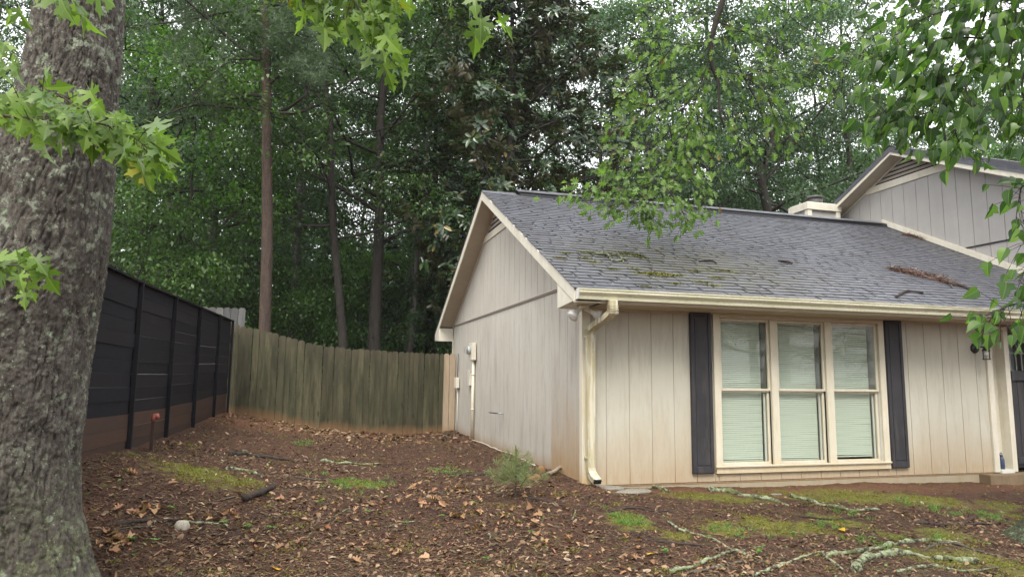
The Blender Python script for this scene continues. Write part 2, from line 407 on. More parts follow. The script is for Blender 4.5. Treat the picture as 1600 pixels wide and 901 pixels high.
def leafmat(name, stops, rough=.45, trans=.35, back=None, spec=.5, gmul=1.5, vary=0, veins=False):
    m = NM(name); n = m.n; c = m.ramp(m.rnd(), stops)
    if vary: c = m.mix(m.rng(m.noise(m.coord(), .8, 4, .6), .40, .60, 0, vary), c, m.mix(1.0, c, (.52, .56, .50), 'MULTIPLY'))
    if veins:
        lx = m.math('ABSOLUTE', m.attr('lx')); ly = m.attr('ly')
        sv = m.math('ABSOLUTE', m.math('SUBTRACT', m.math('FRACT', m.math('MULTIPLY', m.math('SUBTRACT', ly, m.math('MULTIPLY', lx, .9)), 6.5)), .5))
        vf = m.math('MAXIMUM', m.rng(lx, .028, .012, 0, .42), m.rng(sv, .10, .03, 0, .14)); c = m.mix(vf, c, m.mix(.5, c, (.42, .50, .22)))
        c = m.mix(m.rng(ly, .2, 1.1, 0, .35), c, m.mix(1.0, c, (.62, .72, .6), 'MULTIPLY'))
    geo = n.new('ShaderNodeNewGeometry').outputs['Backfacing']
    cc = m.mix(geo, c, back) if back else m.mix(m.math('MULTIPLY', geo, .2), c, (.14, .19, .08))
    m.put(m.b.inputs['Base Color'], cc); m.b.inputs['Roughness'].default_value = rough; m.b.inputs['Specular IOR Level'].default_value = spec
    tl = n.new('ShaderNodeBsdfTranslucent'); m.put(tl.inputs[0], m.mix(1.0, c, (gmul * 1.0, gmul * 1.15, gmul * .55), 'MULTIPLY'))
    mi = n.new('ShaderNodeMixShader'); mi.inputs[0].default_value = trans
    L = m.t.links; L.new(m.b.outputs[0], mi.inputs[1]); L.new(tl.outputs[0], mi.inputs[2]); L.new(mi.outputs[0], m.out.inputs[0])
    return m.m
L_dark = leafmat('leaves_dark', [(0, (0.025, 0.055, 0.018)), (.5, (0.043, 0.094, 0.028)), (1, (0.072, 0.135, 0.044))], vary=.9)
L_mid = leafmat('leaves_mid', [(0, (0.041, 0.092, 0.019)), (.5, (0.069, 0.143, 0.029)), (1, (0.105, 0.196, 0.044))], vary=.9)
L_light = leafmat('leaves_light', [(0, (0.066, 0.154, 0.024)), (.5, (0.103, 0.227, 0.034)), (1, (0.150, 0.292, 0.049))], .5, .4)
L_grey = leafmat('leaves_grey', [(0, (0.047, 0.096, 0.051)), (.5, (0.077, 0.144, 0.075)), (1, (0.118, 0.199, 0.111))], .45, .35, vary=.9)
L_mag = leafmat('leaves_magnolia', [(0, (0.019, 0.043, 0.017)), (.6, (0.034, 0.067, 0.024)), (.93, (0.060, 0.098, 0.034)), (1, (0.204, 0.144, 0.036))], .24, .12, (.075, .070, .030), .6)
L_pine = leafmat('needles', [(0, (0.036, 0.068, 0.033)), (1, (0.068, 0.109, 0.055))], .5, .3)
L_maple = leafmat('leaves_silver_maple', [(0, (0.081, 0.144, 0.022)), (.5, (0.138, 0.227, 0.040)), (.93, (0.230, 0.350, 0.070)), (.988, (0.230, 0.350, 0.070)), (.992, (0.460, 0.371, 0.050)), (1, (0.345, 0.113, 0.030))], .42, .45, (.17, .25, .11), .4, veins=True)
L_oak = leafmat('leaves_oak', [(0, (.07, .13, .028)), (.5, (.13, .225, .045)), (.985, (.20, .32, .075)), (.992, (.22, .09, .035)), (1, (.22, .09, .035))], .42, .48, vary=.6)
L_right = leafmat('leaves_broad', [(0, (0.021, 0.055, 0.017)), (.5, (0.050, 0.105, 0.029)), (.8, (0.088, 0.170, 0.040)), (1, (0.186, 0.300, 0.066))], .33, .55, None, .5, 2.0, veins=True)
L_weed = leafmat('weed', [(0, (.10, .19, .04)), (1, (.20, .34, .08))], .5, .35)
m_fall = leafmat('fallen', [(0, (.20, .10, .045)), (.35, (.31, .17, .075)), (.7, (.40, .25, .13)), (1, (.27, .105, .045))], .55, .1)
m_fally = leafmat('fallen_yellow', [(0, (.62, .38, .03)), (1, (.70, .36, .03))], .5, .15)
m_chip = leafmat('mulch', [(0, (0.033, 0.014, 0.009)), (.35, (0.072, 0.027, 0.017)), (.62, (0.127, 0.048, 0.028)), (.85, (0.206, 0.085, 0.050)), (.95, (0.314, 0.153, 0.093)), (1, (0.483, 0.289, 0.199))], .7, .0, None, .3)
m_rock = bark('stone_pale', (.42, .38, .30), (.50, .46, .38), (.36, .31, .24), 2.)
m_slab = bark('stone_slab', (.22, .20, .17), (.30, .28, .24), (.16, .15, .11), 2., (.14, .15, .06), .7)
m_redrock = bark('stone_clay', (.24, .12, .06), (.33, .18, .09), (.20, .10, .05), 2.)
m_conc = paint('foundation', (.33, .28, .19), (.38, .33, .235), .85, (14, 14, 14), None, None, (.36, .24, .12), .6, .3)
# ------------------------------------------------------------------ ground
def axis(lo, hi, step, far):
    a = list(np.arange(lo, hi + 1e-6, step)); s = step; x = hi
    while x < far: s *= 1.35; x += s; a.append(x)
    s = step; x = lo; pre = []
    while x > -far: s *= 1.35; x -= s; pre.append(x)
    return np.array(pre[::-1] + a)
XS = axis(-6.2, 7.2, .045, 420); YS = axis(-4.6, 8.0, .05, 420)
gx, gy = np.meshgrid(XS, YS, indexing='ij')
gz = G(gx, gy)
_f = np.clip((np.maximum(np.abs(gx), np.abs(gy)) - 14) / 30, 0, 1); gz = gz * (1 - _f) + _f * (.2 + 1.5 * (fbm(np.stack([gx / 30, gy / 30, gx * 0], -1), 2) - .4))
_in = (gx > .25) & (gx < 8.3) & (gy > .25) & (gy < 7.8); gz = np.where(_in, -.5, gz)
nx, ny = gx.shape
idx = np.arange(nx * ny).reshape(nx, ny)
Fq = np.stack([idx[:-1, :-1], idx[1:, :-1], idx[1:, 1:], idx[:-1, 1:]], -1).reshape(-1, 4)
gme = np_mesh('ground', np.stack([gx, gy, gz], -1).reshape(-1, 3), Fq, 4)
gme.polygons.foreach_set('use_smooth', np.ones(len(gme.polygons), bool))
def ell(x, y, c, r, rot=0):
    dx = x - c[0]; dy = y - c[1]; a = cos(rot); b = sin(rot)
    return np.sqrt(((dx * a + dy * b) / r[0]) ** 2 + ((-dx * b + dy * a) / r[1]) ** 2)
# mossy patches, placed where the photograph shows them: pixel centre, half extents in px
MP = [(325, 740, 62, 16), (385, 752, 22, 10), (985, 815, 42, 17), (1055, 836, 24, 9), (1130, 825, 36, 14), (1200, 820, 50, 18), (1260, 822, 36, 12), (1120, 778, 90, 9),
      (1330, 775, 130, 12), (1450, 780, 60, 9), (1310, 815, 50, 10), (1470, 835, 55, 10), (1395, 838, 30, 7), (1560, 880, 40, 25), (560, 755, 45, 8), (1480, 870, 90, 16), (1580, 805, 26, 8), (1560, 790, 35, 8)]
MOSS = []
for px, py, hw, hh in MP:
    c = gp(px, py); a = gp(px + hw, py); b = gp(px, py - hh); d = gp(px, min(900, py + hh))
    MOSS.append(((c[0], c[1]), (max(.08, np.linalg.norm((a - c)[:2])), max(.08, np.linalg.norm((b - d)[:2]) / 2)), math.atan2(RV[1], RV[0])))
def mossf(x, y):
    f = np.zeros_like(x)
    for c, r, ro in MOSS: f = np.maximum(f, np.clip(1.25 - 1.0 * ell(x, y, c, r, ro), 0, 1))
    return f
for nm, val in (('moss', mossf(gx, gy)),
                ('clay', np.clip(1.25 - ell(gx, gy, (-4.3, 6.2), (1.6, 1.7)), 0, 1) + .9 * np.clip(1.2 - ell(gx, gy, (3.2, -.28), (4.0, .33)), 0, 1) + .9 * np.clip(1.2 - ell(gx, gy, (7.2, -.3), (1.3, .35)), 0, 1))):
    at_ = gme.attributes.new(nm, 'FLOAT', 'POINT'); at_.data.foreach_set('value', np.clip(val, 0, 1).astype(np.float32).ravel())
m = NM('ground'); p = m.pos()
n1 = m.noise(p, 1.3, 6, .7); n2 = m.noise(p, 14, 6, .75); n3 = m.noise(p, 75, 5, .75); v1 = m.voro(p, 42, 'F1')
c = m.mix(m.rng(n1, .35, .65), (.030, .013, .009), (.088, .038, .023))
c = m.mix(m.rng(n2, .42, .68), c, (.100, .047, .029)); c = m.mix(m.rng(n3, .52, .70, 0, .8), c, (.20, .115, .075)); c = m.mix(m.rng(n3, .44, .32, 0, .8), c, (.018, .012, .010))
c = m.mix(m.math('MULTIPLY', m.attr('clay'), m.rng(n2, .3, .55, .4, .9)), c, (.20, .095, .050))
mo = m.rng(m.math('ADD', m.attr('moss'), m.math('MULTIPLY', m.math('SUBTRACT', m.noise(p, 6, 6, .75), .5), 3.4)), .30, .85)
mc = m.mix(m.rng(n3, .4, .62), (.10, .105, .016), (.24, .24, .042))
c = m.mix(m.math('MULTIPLY', mo, .85), c, mc)
gen = m.math('MULTIPLY', m.rng(m.noise(p, .8, 5, .7), .52, .66), m.rng(n2, .5, .62)); c = m.mix(m.math('MULTIPLY', gen, .35), c, (.085, .09, .03))
m.bump(m.math('ADD', n3, m.math('MULTIPLY', n2, .8)), .9, .03)
m_ground = m.done(c, .78, .3)
link('ground', gme, m_ground, kind='structure')

# ------------------------------------------------------------------ the house
EZ, RSL, OV = 2.2755, .5046, .336
D, YR = 8.035, 4.0175
ZR = EZ + RSL * (YR + .56)
XE = 8.55
def roofz(y): return EZ + RSL * (y + .56) if y < YR else ZR - RSL * (y - YR)
house = empty('tan_house', (0, 0, 0), label='low tan house with grey shingle roof, gable end and triple window', cat='house')
G0 = .2989; GP = .3048
# front wall: dark backing sheet behind the boards, boards stand proud of it
b = MB(); b.box(.0, 1.80, .012, .12, -.02, 2.44); b.box(4.44, 6.27, .012, .12, -.02, 2.44); b.box(1.80, 4.44, .012, .12, -.02, .10); b.box(1.80, 4.44, .012, .12, 2.10, 2.44)
fw = b.build('front_wall', m_back, house)
edges = [.085] + [G0 + GP * k for k in range(0, 20) if G0 + GP * k < 6.25] + [6.275]
WX0, WX1 = 1.775, 4.455
for i in range(len(edges) - 1):
    a, c_ = edges[i] + (.0045 if i else 0), edges[i + 1] - .0045
    segs = [(a, c_, 0, 2.16)]
    if c_ > WX0 and a < WX1:
        segs = []
        if a < WX0: segs.append((a, WX0 - .004, 0, 2.16))
        if c_ > WX1: segs.append((WX1 + .004, c_, 0, 2.16))
        segs.append((max(a, WX0), min(c_, WX1), 0, .085))
    for x0, x1, z0, z1 in segs:
        if x1 - x0 < .01: continue
        MB().box(x0, x1, .004, .011, z0 + .002, z1).build('siding_board', m_front, fw)
b = MB(); b.box(.02, 6.30, .018, .2, -.45, -.004)
b.build('foundation', m_conc, house)
# soffit frieze under the eave
MB().box(.092, 6.30, -.016, -.002, 2.085, 2.135).build('frieze_board', m_cream_hi, house)

# gable wall: lower field and upper field with a drip strip between them
ZB = 2.4409
gm = MB(); gm.prism([(.0, -.05), (D, -.05), (D, 2.05)] + [(D, roofz(D) - .13), (YR, ZR - .13), (0, roofz(0) - .13)], 0, .014, .12)
gw = gm.build('gable_wall', m_back, house)
ys = [.075] + [.25 + GP * k for k in range(0, 26) if .25 + GP * k < D - .05] + [D - .004]
rk = lambda y: roofz(y) - .155
VZ = 3.86                                                # bottom of the louvred vent
for i in range(len(ys) - 1):
    y0, y1 = ys[i] + .006, ys[i + 1] - .006
    mat = m_gabler if y1 < 1.2 else m_gable
    top0 = min(ZB - .03, rk(y0)); top1 = min(ZB - .03, rk(y1))
    if min(top0, top1) > .1:
        MB().prism([(y0, -.06), (y1, -.06), (y1, top1), (y0, top0)], 0, .006, .013).build('siding_board', mat, gw)
    if rk(y0) > ZB + .05 or rk(y1) > ZB + .05:
        pts = [(y0, ZB + .004), (y1, ZB + .004)]
        zt0, zt1 = min(rk(y0), VZ), min(rk(y1), VZ)
        pts.append((y1, max(zt1, ZB + .006)))
        if y0 < YR < y1 and rk(YR) < VZ: pts.append((YR, rk(YR)))
        pts.append((y0, max(zt0, ZB + .006)))
        MB().prism(pts, 0, -.006, .013).build('siding_board', m_upper, gw)
yb0 = (ZB + .155 - EZ) / RSL - .56
m_drip = NM('drip_strip').done((.22, .18, .14), .8)
MB().box(-.010, .013, yb0 + .02, D - yb0 - .02, ZB - .026, ZB + .002).build('drip_strip', m_drip, gw)
MB().box(-.018, -.0065, yb0 + .02, D - yb0 - .02, ZB + .0025, ZB + .020).build('drip_cap', m_upper, gw)
# louvred vent near the ridge
yv = (VZ + .155 - EZ) / RSL - .56
vent = MB().prism([(yv, VZ), (D - yv, VZ), (YR, rk(YR))], 0, .0, .012).build('gable_vent', m_dark, house)
MB().box(-.030, -.001, yv - .1, D - yv + .1, VZ - .02, VZ + .11).build('vent_sill', m_cream_hi, vent, bevel=.003)
for k in range(7):
    z = VZ + .16 + k * .085; ya = (z + .155 - EZ) / RSL - .56 + .03
    if ya < YR - .05:
        MB().prism([(-.028, z), (-.022, z - .012), (-.002, z + .045), (-.008, z + .055)], 1, ya, D - ya).build('louvre_slat', m_louvre, vent)
# corner boards
MB().box(.0, .086, -.022, .0, -.04, 2.13).build('corner_board', m_cream, house, bevel=.003)
MB().box(-.022, -.0005, -.022, .074, -.05, 2.13).build('corner_board', m_cream, house, bevel=.003)
MB().box(-.022, -.0005, D - .07, D + .02, -.06, 2.13).build('corner_board', m_cream, house, bevel=.003)
# back and far walls close the box
b = MB(); b.box(.13, 8.5, D - .1, D, -.3, 2.2); b.build('back_wall', m_gable, house)
b = MB(); b.box(.13, 8.4, .13, D - .11, -.06, -.02); b.build('floor_slab', m_dark, house)

# roof
rf = MB()
T = .10
def slab(y0, z0, y1, z1, x0, x1, th):
    return [(y0, z0), (y1, z1), (y1, z1 - th), (y0, z0 - th)]
rf.prism([(-.56, EZ - .006), (YR, ZR - .006), (D + .56, EZ - .006), (D + .56, EZ - .03), (YR, ZR - .10), (-.56, EZ - .03)], 0, -OV + .012, XE)
roof = rf.build('roof', m_shingle2, house)
# shingle tabs
sl_ = math.hypot(1, RSL); uy, uz = 1 / sl_, RSL / sl_; ny_, nz_ = -RSL / sl_, 1 / sl_
EXPO = .118; TW = .165
def tab_verts(x0, x1, s0, s1, lift):
    """a shingle tab lying on the front slope between roof distances s0..s1"""
    def P(x, s, h): return (x, -.585 + s * uy + ny_ * h, EZ - .0126 + s * uz + nz_ * h)
    h0 = .005 + lift
    return [P(x0, s0, .001), P(x1, s0, .001), P(x1, s1, .001), P(x0, s1, .001), P(x0, s0, h0 + .008), P(x1, s0, h0 + .008), P(x1, s1, .0025), P(x0, s1, .0025)]
TF = [(0, 1, 5, 4), (1, 2, 6, 5), (2, 3, 7, 6), (3, 0, 4, 7), (4, 5, 6, 7), (3, 2, 1, 0)]
tabs = []
L = math.hypot(YR + .585, ZR - EZ + .012)
nrow = int(L / EXPO)
for r in range(nrow + 1):
    s0 = r * EXPO; s1 = min(s0 + EXPO + .022, L)
    off = random.uniform(0, TW)
    x = -OV - .012 - off
    while x < XE:
        a = max(x, -OV - .014) + .0015; c_ = min(x + TW, XE) - .0015
        if c_ - a > .03:
            j = random.uniform(-.005, .005)
            tabs.append((a, c_, s0 + j, s1, random.choice((.0, .001, .002, .004))))
        x += TW + random.uniform(-.04, .04)
tabs.sort(key=lambda t: (t[0] - CAM[0]) ** 2 + (t[2] * uy - .56 - CAM[1]) ** 2)
for t in tabs[:300]:
    x0, x1 = t[0], t[1]
    link('shingle', MB().add(tab_verts(*t), TF).mesh('shingle'), m_shingle, roof)
rest = MB()
for t in tabs[300:]: rest.add(tab_verts(*t), TF)
rest.build('shingle_courses', m_shingle, roof, kind='stuff')
bk = MB()
for r in range(nrow):
    y = D + .58 - r * EXPO * uy; z = EZ - .012 + r * EXPO * uz
    bk.prism([(y, z), (y - .13 * uy, z + .13 * uz), (y - .13 * uy, z + .13 * uz + .006), (y, z + .014)], 0, -OV - .014, XE)
bk.build('rear_shingle_courses', m_shingle2, roof, kind='stuff')
# ridge vent
b = MB(); b.prism([(YR - .13, ZR - .045), (YR + .13, ZR - .045), (YR + .12, ZR + .02), (YR, ZR + .075), (YR - .12, ZR + .02)], 0, .35, XE - .02)
rv_ = b.build('ridge_vent', m_black, roof)
x = .30
while x < XE - .2:
    MB().prism([(YR - .15, ZR + .008), (YR, ZR + .078), (YR + .15, ZR + .008), (YR + .15, ZR + .018), (YR, ZR + .092), (YR - .15, ZR + .018)], 0, x, x + .29).build('ridge_cap', m_shingle2, roof); x += .30
for x in (-OV, -.02):
    MB().prism([(YR - .14, ZR - .066), (YR, ZR + .006), (YR + .14, ZR - .066), (YR + .14, ZR - .058), (YR, ZR + .018), (YR - .14, ZR - .058)], 0, x, x + .31).build('ridge_cap', m_shingle, roof)

# fascias, soffits and eave returns of the gable end
FH = .155
def rake(y0, z0, y1, z1, name='rake_fascia', x0=-OV + .0, th=.022, h=FH):
    return MB().prism([(y0, z0), (y1, z1), (y1, z1 - h), (y0, z0 - h)], 0, x0, x0 + th).build(name, m_cream_hi, house, bevel=.003)
rake(-.56, EZ - .012, YR - .001, ZR - .012); rake(YR + .001, ZR - .012, D + .56, EZ - .012)
for s in (0, 1):
    y0, z0 = (-.0, roofz(0) - .13) if s == 0 else (D, roofz(0) - .13)
    y1 = YR - .002 if s == 0 else YR + .002
    MB().prism([(y0, z0), (y1, ZR - .13), (y1, ZR - .145), (y0, z0 - .015)], 0, -OV + .024, -.001).build('rake_soffit', m_soffit, house)
    # frieze trim where soffit meets wall
    MB().prism([(y0, z0 - .016), (y1, ZR - .146), (y1, ZR - .185), (y0, z0 - .055)], 0, -.020, -.0065).build('frieze_board', m_cream_hi, house)
SZ = 2.105                                                # underside of the boxed eave
def chop(ya, yb):
    """boxed return closing the eave, its top following the rake"""
    lo = MB()
    if ya < 0: poly = [(-.56, EZ - .17), (-.56, SZ + .02), (0, SZ - .02), (0, roofz(0) - .17)]
    else: poly = [(D, roofz(0) - .17), (D, SZ - .02), (D + .56, SZ + .02), (D + .56, EZ - .17)]
    return lo.prism(poly, 0, -OV + .003, -.001).build('eave_return', m_cream_hi, house, bevel=.003)
chop(-.56, 0); chop(D, D + .56)
MB().box(.0, XE, -.555, .0, SZ, SZ + .018).build('eave_soffit', m_soffit, house)
MB().box(-.0, XE, -.56, -.54, SZ + .0185, EZ - .03).build('eave_fascia', m_cream_hi, house)
b = MB(); b.box(0, XE, D, D + .555, SZ, SZ + .018); b.box(0, XE, D + .54, D + .56, SZ + .0185, EZ - .03); b.build('rear_eave', m_cream_hi, house)
# gutter (K profile)
def gutter(y, sgn, x0, x1, parent):
    prof = [(0, .118), (0, .0), (.055, .0), (.062, .035), (.092, .075), (.092, .105), (.100, .105), (.100, .120), (.086, .120), (.086, .080), (.055, .040), (.050, .008), (.006, .008), (.006, .118)]
    g = MB(); g.prism([(y + sgn * a, z + 2.140) for a, z in prof], 0, x0, x1); return g.build('gutter', m_gutter, parent)
gut = gutter(-.562, -1, -OV + .03, XE - .01, house); gutter(D + .562, 1, -OV + .03, XE - .01, house)
MB().prism([(-.562, 2.138), (-.64, 2.138), (-.664, 2.25), (-.664, 2.262), (-.562, 2.262)], 0, -OV + .02, -OV + .029).build('end_cap', m_white, gut)
b = MB()
for x in np.arange(.4, 8, .62): b.box(x, x + .012, -.655, -.563, 2.244, 2.252)
b.build('hanger_straps', m_gutter, gut)
# downspout with two bends and a kick-out
spt = MB().rect_tube([(.115, -.612, 2.139), (.115, -.612, 2.05), (.110, -.595, 2.00), (.095, -.545, 1.965), (.070, -.19, 1.875), (.062, -.115, 1.845), (.060, -.088, 1.79), (.058, -.086, 1.70), (.058, -.086, .22), (.062, -.094, .17), (.076, -.135, .115), (.096, -.19, .075)], .050, .036).build('downspout', m_spout, house, bevel=.006)
MB().rect_tube([(.0955, -.188, .077), (.100, -.203, .066)], .041, .027).build('spout_mouth', m_dark, spt)
for z in (1.74, .32): MB().box(-.001, .118, -.124, -.0225, z, z + .022).build('strap', m_spout, spt)
for k in range(9):
    t = k / 8; MB().box(.0, .117, -.126 + .0, -.050, 1.775 - k * .0001 + k * .012, 1.780 + k * .012).build('crimp', m_spout, spt) if k < 6 else None
for k in range(6):
    z = 1.985 + k * .018; MB().box(.058, .172, -.652, -.572, z, z + .006).build('crimp', m_spout, spt)

# window: casing, three double hung units with blinds
win = empty('window', (0, 0, 0)); win.parent = house
cas = MB(); Y0, Y1 = -.030, .012
ZC0, ZC1 = .095, 2.125
cas.box(WX0, WX0 + .095, Y0, Y1, ZC0, ZC1); cas.box(WX1 - .095, WX1, Y0, Y1, ZC0, ZC1)
cas.box(WX0 + .0951, WX1 - .0951, Y0, Y1, ZC1 - .075, ZC1); cas.box(WX0 + .0951, WX1 - .0951, Y0 + .002, Y1, ZC0, ZC0 + .075)
cas.build('casing', m_cream, win, bevel=.004)
MB().box(WX0 - .02, WX1 + .0, -.052, -.0305, ZC0 + .076, ZC0 + .098).build('sill', m_cream, win, bevel=.004)
units = [(1.872, 2.622), (2.726, 3.480), (3.590, 4.352)]
for a, c_ in ((2.622, 2.726), (3.480, 3.590)):
    MB().box(a + .001, c_ - .001, -.026, .10, ZC0 + .0755, ZC1 - .0755).build('mullion', m_cream, win, bevel=.004)
def ring(mb, x0, x1, z0, z1, y0, y1, w, wt=None, wb=None):
    wt = wt or w; wb = wb or w
    mb.box(x0, x0 + w, y0, y1, z0, z1); mb.box(x1 - w, x1, y0, y1, z0, z1)
    mb.box(x0 + w, x1 - w, y0 + .001, y1, z1 - wt, z1); mb.box(x0 + w, x1 - w, y0 + .001, y1, z0, z0 + wb); return mb
for i, (x0, x1) in enumerate(units):
    zt, zb, zm = ZC1 - .078, ZC0 + .098, 1.137
    jb = MB(); jb.box(x0 - .02, x0 - .001, .0125, .20, zb - .02, zt + .02); jb.box(x1 + .001, x1 + .02, .0125, .20, zb - .02, zt + .02)
    jb.box(x0 - .001, x1 + .001, .0125, .20, zt + .001, zt + .02); jb.box(x0 - .001, x1 + .001, .0125, .20, zb - .02, zb - .001); jb.build('jamb', m_white, win)
    up = ring(MB(), x0 + .001, x1 - .001, zm - .016, zt - .001, .006, .034, .034, .036, .030).build('upper_sash', m_cream, win, bevel=.003)
    MB().box(x0 + .0352, x1 - .0352, .018, .0215, zm + .0145, zt - .038).build('pane', m_glass, up)
    lo = ring(MB(), x0 + .001, x1 - .001, zb, zm - .0165, .037, .064, .034, .022, .032).build('lower_sash', m_cream, win, bevel=.003)
    MB().box(x0 + .0352, x1 - .0352, .049, .0525, zb + .0325, zm - .039).build('pane', m_glass, lo)
    MB().box(x1 - .070, x1 - .038, .070, .076, zb + .034, zm - .041).build('jamb_liner', m_white, win)
    # venetian blind: thin tilted slats
    bl = MB(); z = zt - .06; zend = zb + (.055, .055, .08)[i]
    xb0, xb1 = x0 + .012, x1 - .085
    bl.box(xb0, xb1, .080, .115, zt - .055, zt - .02)
    zz = zt - .075; kx = 0
    while zz > zend:
        j = .0015 * sin(kx * 1.7 + i) + random.uniform(-.0012, .0012); kx += 1
        bl.add([(xb0, .090, zz - .0115 + j), (xb1, .090, zz - .0115 - j), (xb1, .098, zz + .0115 - j), (xb0, .098, zz + .0115 + j)], [(0, 1, 2, 3)])
        zz -= .0255
    bl.box(xb0, xb1, .088, .102, zend - .022, zend - .006)
    bl.build('blind', m_blind, win)
m_inside = NM('room_wall').done((.30, .31, .27), .9)
for o in [MB().box(1.6, 4.6, .9, .92, -.0, 2.4).build('room_wall', m_inside, win)]: pass

# shutters
for x0, x1 in ((1.440, 1.742), (4.446 + .022, 4.748 + .012)):
    sh = MB().box(x0, x1, -.030, -.0005, .102, 2.128).build('shutter', m_shutter, house, bevel=.003)
    w = .050
    for a, b_, c_, d_ in ((x0 + .004, x0 + w, .11, 2.12), (x1 - w, x1 - .004, .11, 2.12), (x0 + w + .001, x1 - w - .001, .11, .19), (x0 + w + .001, x1 - w - .001, 2.06, 2.12)):
        MB().box(a, b_, -.042, -.0305, c_, d_).build('frame_rail', m_shutter, sh, bevel=.004)
    MB().box(x0 + w + .012, x1 - w - .012, -.037, -.0305, .205, 2.045).build('panel', m_shutter, sh, bevel=.004)

# floodlights under the eave corner
fl = MB().box(-.17, -.06, -.33, -.23, SZ - .035, SZ - .001).build('floodlight_base', m_cream_hi, house, bevel=.004)
def lamp(c0, c1):
    d = (Vector(c1) - Vector(c0)); P = [Vector(c0) + d * t for t in (0, .25, .45, .55, .8, .97, 1)]
    o = MB().tube(P, [.018, .024, .032, .036, .062, .072, .064], 16).build('floodlight', m_white, house, True)
    q = Vector(c0) + d * 1.001; MB().tube([q, q + d * .03], [.060, .045], 16).build('lens', m_bulb, o, True)
    MB().tube([Vector(c0) - d * .15, Vector(c0) + d * .3], [.024, .026], 12).build('socket', m_cream_hi, o, True)
lamp((-.15, -.29, 2.065), (-.27, -.33, 1.965)); lamp((-.06, -.27, 2.06), (.09, -.30, 1.985))

# meter, conduit and boxes on the gable wall (X = 0 plane, facing -X)
mb = MB().box(-.10, -.0135, 5.62, 5.92, 1.60, 1.945).build('meter_box', m_cream_hi, house, bevel=.006)
m2 = MB().cyl((-.10, 5.78, 1.80), .082, -.06, 20, 0).build('meter', m_meter, mb, True)
MB().cyl((-.161, 5.78, 1.80), .074, -.055, 20, 0, .060).build('meter_dial', m_clear, m2, True)
cdt = MB().tube([(-.045, 5.72, 1.60), (-.045, 5.72, 0.0)], .030, 12).build('conduit', m_cream, house, True)
for z in (.62, 1.30): MB().tube([(-.045, 5.72, z), (-.045, 5.72, z + .03)], .037, 12).build('coupling', m_cream, cdt, True)
MB().box(-.055, -.0135, 6.00, 6.20, 1.10, 1.42).build('cable_box', m_cream_hi, house, bevel=.004)
cb = MB().box(-.09, -.0135, 7.18, 7.42, 1.03, 1.26).build('junction_box', m_cream_hi, house, bevel=.006)
MB().tube([(-.03, 7.26, 1.03), (-.03, 7.26, .05)], .009, 6).build('wire', m_cream_hi, cb, True)
MB().tube([(-.03, 7.30, 1.26), (-.03, 7.30, 1.78)], .009, 6).build('wire', m_black, cb, True)
tp = MB().tube([(-.015, 3.55, .665), (-.10, 3.55, .668)], .013, 8).build('garden_tap', m_meter, house, True)
MB().tube([(-.10, 3.55, .665), (-.115, 4.10, .655)], .009, 8).build('tap_lever', m_black, tp, True)
MB().tube([(-.045, y, Gs(-.05, y) + .012 + .01 * sin(y * 3)) for y in np.arange(1.7, 6.0, .25)], .009, 6).build('ground_cable', m_cream_hi, house, True)

# wall lantern
ln = MB().cyl((6.085, -.0, 1.755), .075, -.03, 20, 1, .06).build('wall_lantern', m_black, house, True)
MB().tube([(6.085, -.03, 1.76), (6.088, -.09, 1.775), (6.10, -.135, 1.765), (6.115, -.155, 1.73)], .014, 8).build('bracket', m_black, ln, True)
MB().cyl((6.115, -.155, 1.715), .058, .035, 16, 2, .035).build('cap', m_black, ln, True)
MB().cyl((6.115, -.155, 1.60), .050, .114, 16).build('lantern_glass', m_clear, ln, True)
MB().tube([(6.115, -.155, 1.715), (6.115, -.155, 1.70), (6.115, -.155, 1.66), (6.115, -.155, 1.635)], [.014, .018, .032, .010], 12).build('bulb', m_bulb, ln, True)
MB().cyl((6.115, -.155, 1.588), .054, .011, 16).build('lantern_base', m_black, ln, True)
for a in range(4): MB().tube([(6.115 + .052 * cos(a * pi / 2), -.155 + .052 * sin(a * pi / 2), 1.595), (6.115 + .052 * cos(a * pi / 2), -.155 + .052 * sin(a * pi / 2), 1.715)], .004, 5).build('lantern_rib', m_black, ln)

# entry: cream door frame with a narrow light, then recess
en = empty('entry_door', (0, 0, 0)); en.parent = house
fr = MB(); fr.box(6.276, 6.372, -.028, .30, .0, 2.085); fr.box(6.612, 6.700, -.028, .30, .0, 2.085); fr.box(6.3725, 6.6115, -.028, .30, 2.03, 2.085); fr.build('door_frame', m_cream_hi, en, bevel=.004)
MB().box(6.373, 6.611, -.05, .30, -.02, .035).build('threshold', m_white, en, bevel=.004)
dp = MB(); dp.box(6.373, 6.611, .12, .16, .036, 1.10); dp.box(6.373, 6.398, .12, .16, 1.101, 2.029); dp.box(6.50, 6.611, .12, .16, 1.101, 2.029)
for z in (1.101, 1.33, 1.56, 1.79, 2.005): dp.box(6.3985, 6.4995, .122, .158, z, z + .024)
dl = dp.build('door_leaf', m_cream_hi, en)
for z in (1.126, 1.355, 1.585, 1.815): MB().box(6.399, 6.499, .138, .142, z, z + .20).build('pane', m_glass, dl)
MB().box(6.3985, 6.4995, .17, .18, 1.1, 2.03).build('glass_backing', m_louvre, dl)
MB().box(6.42, 6.585, .112, .1195, .25, .95).build('door_panel', m_cream_hi, dl, bevel=.004)
m_step = paint('step_stained', (.16, .11, .065), (.22, .16, .10), .9, (12, 12, 12), None, None, (.10, .10, .05), .7, .4)
MB().box(6.02, 8.6, -.16, .20, -.40, -.012).build('entry_step', m_step, house, bevel=.01)
MB().box(6.276, 8.55, .10, .12, 2.086, 2.3).build('porch_header', m_gable, house)
MB().box(6.71, 8.4, 1.25, 1.27, -.05, 2.4).build('porch_wall', paint('porch_green', (.42, .50, .46), (.48, .56, .52), .6), house)

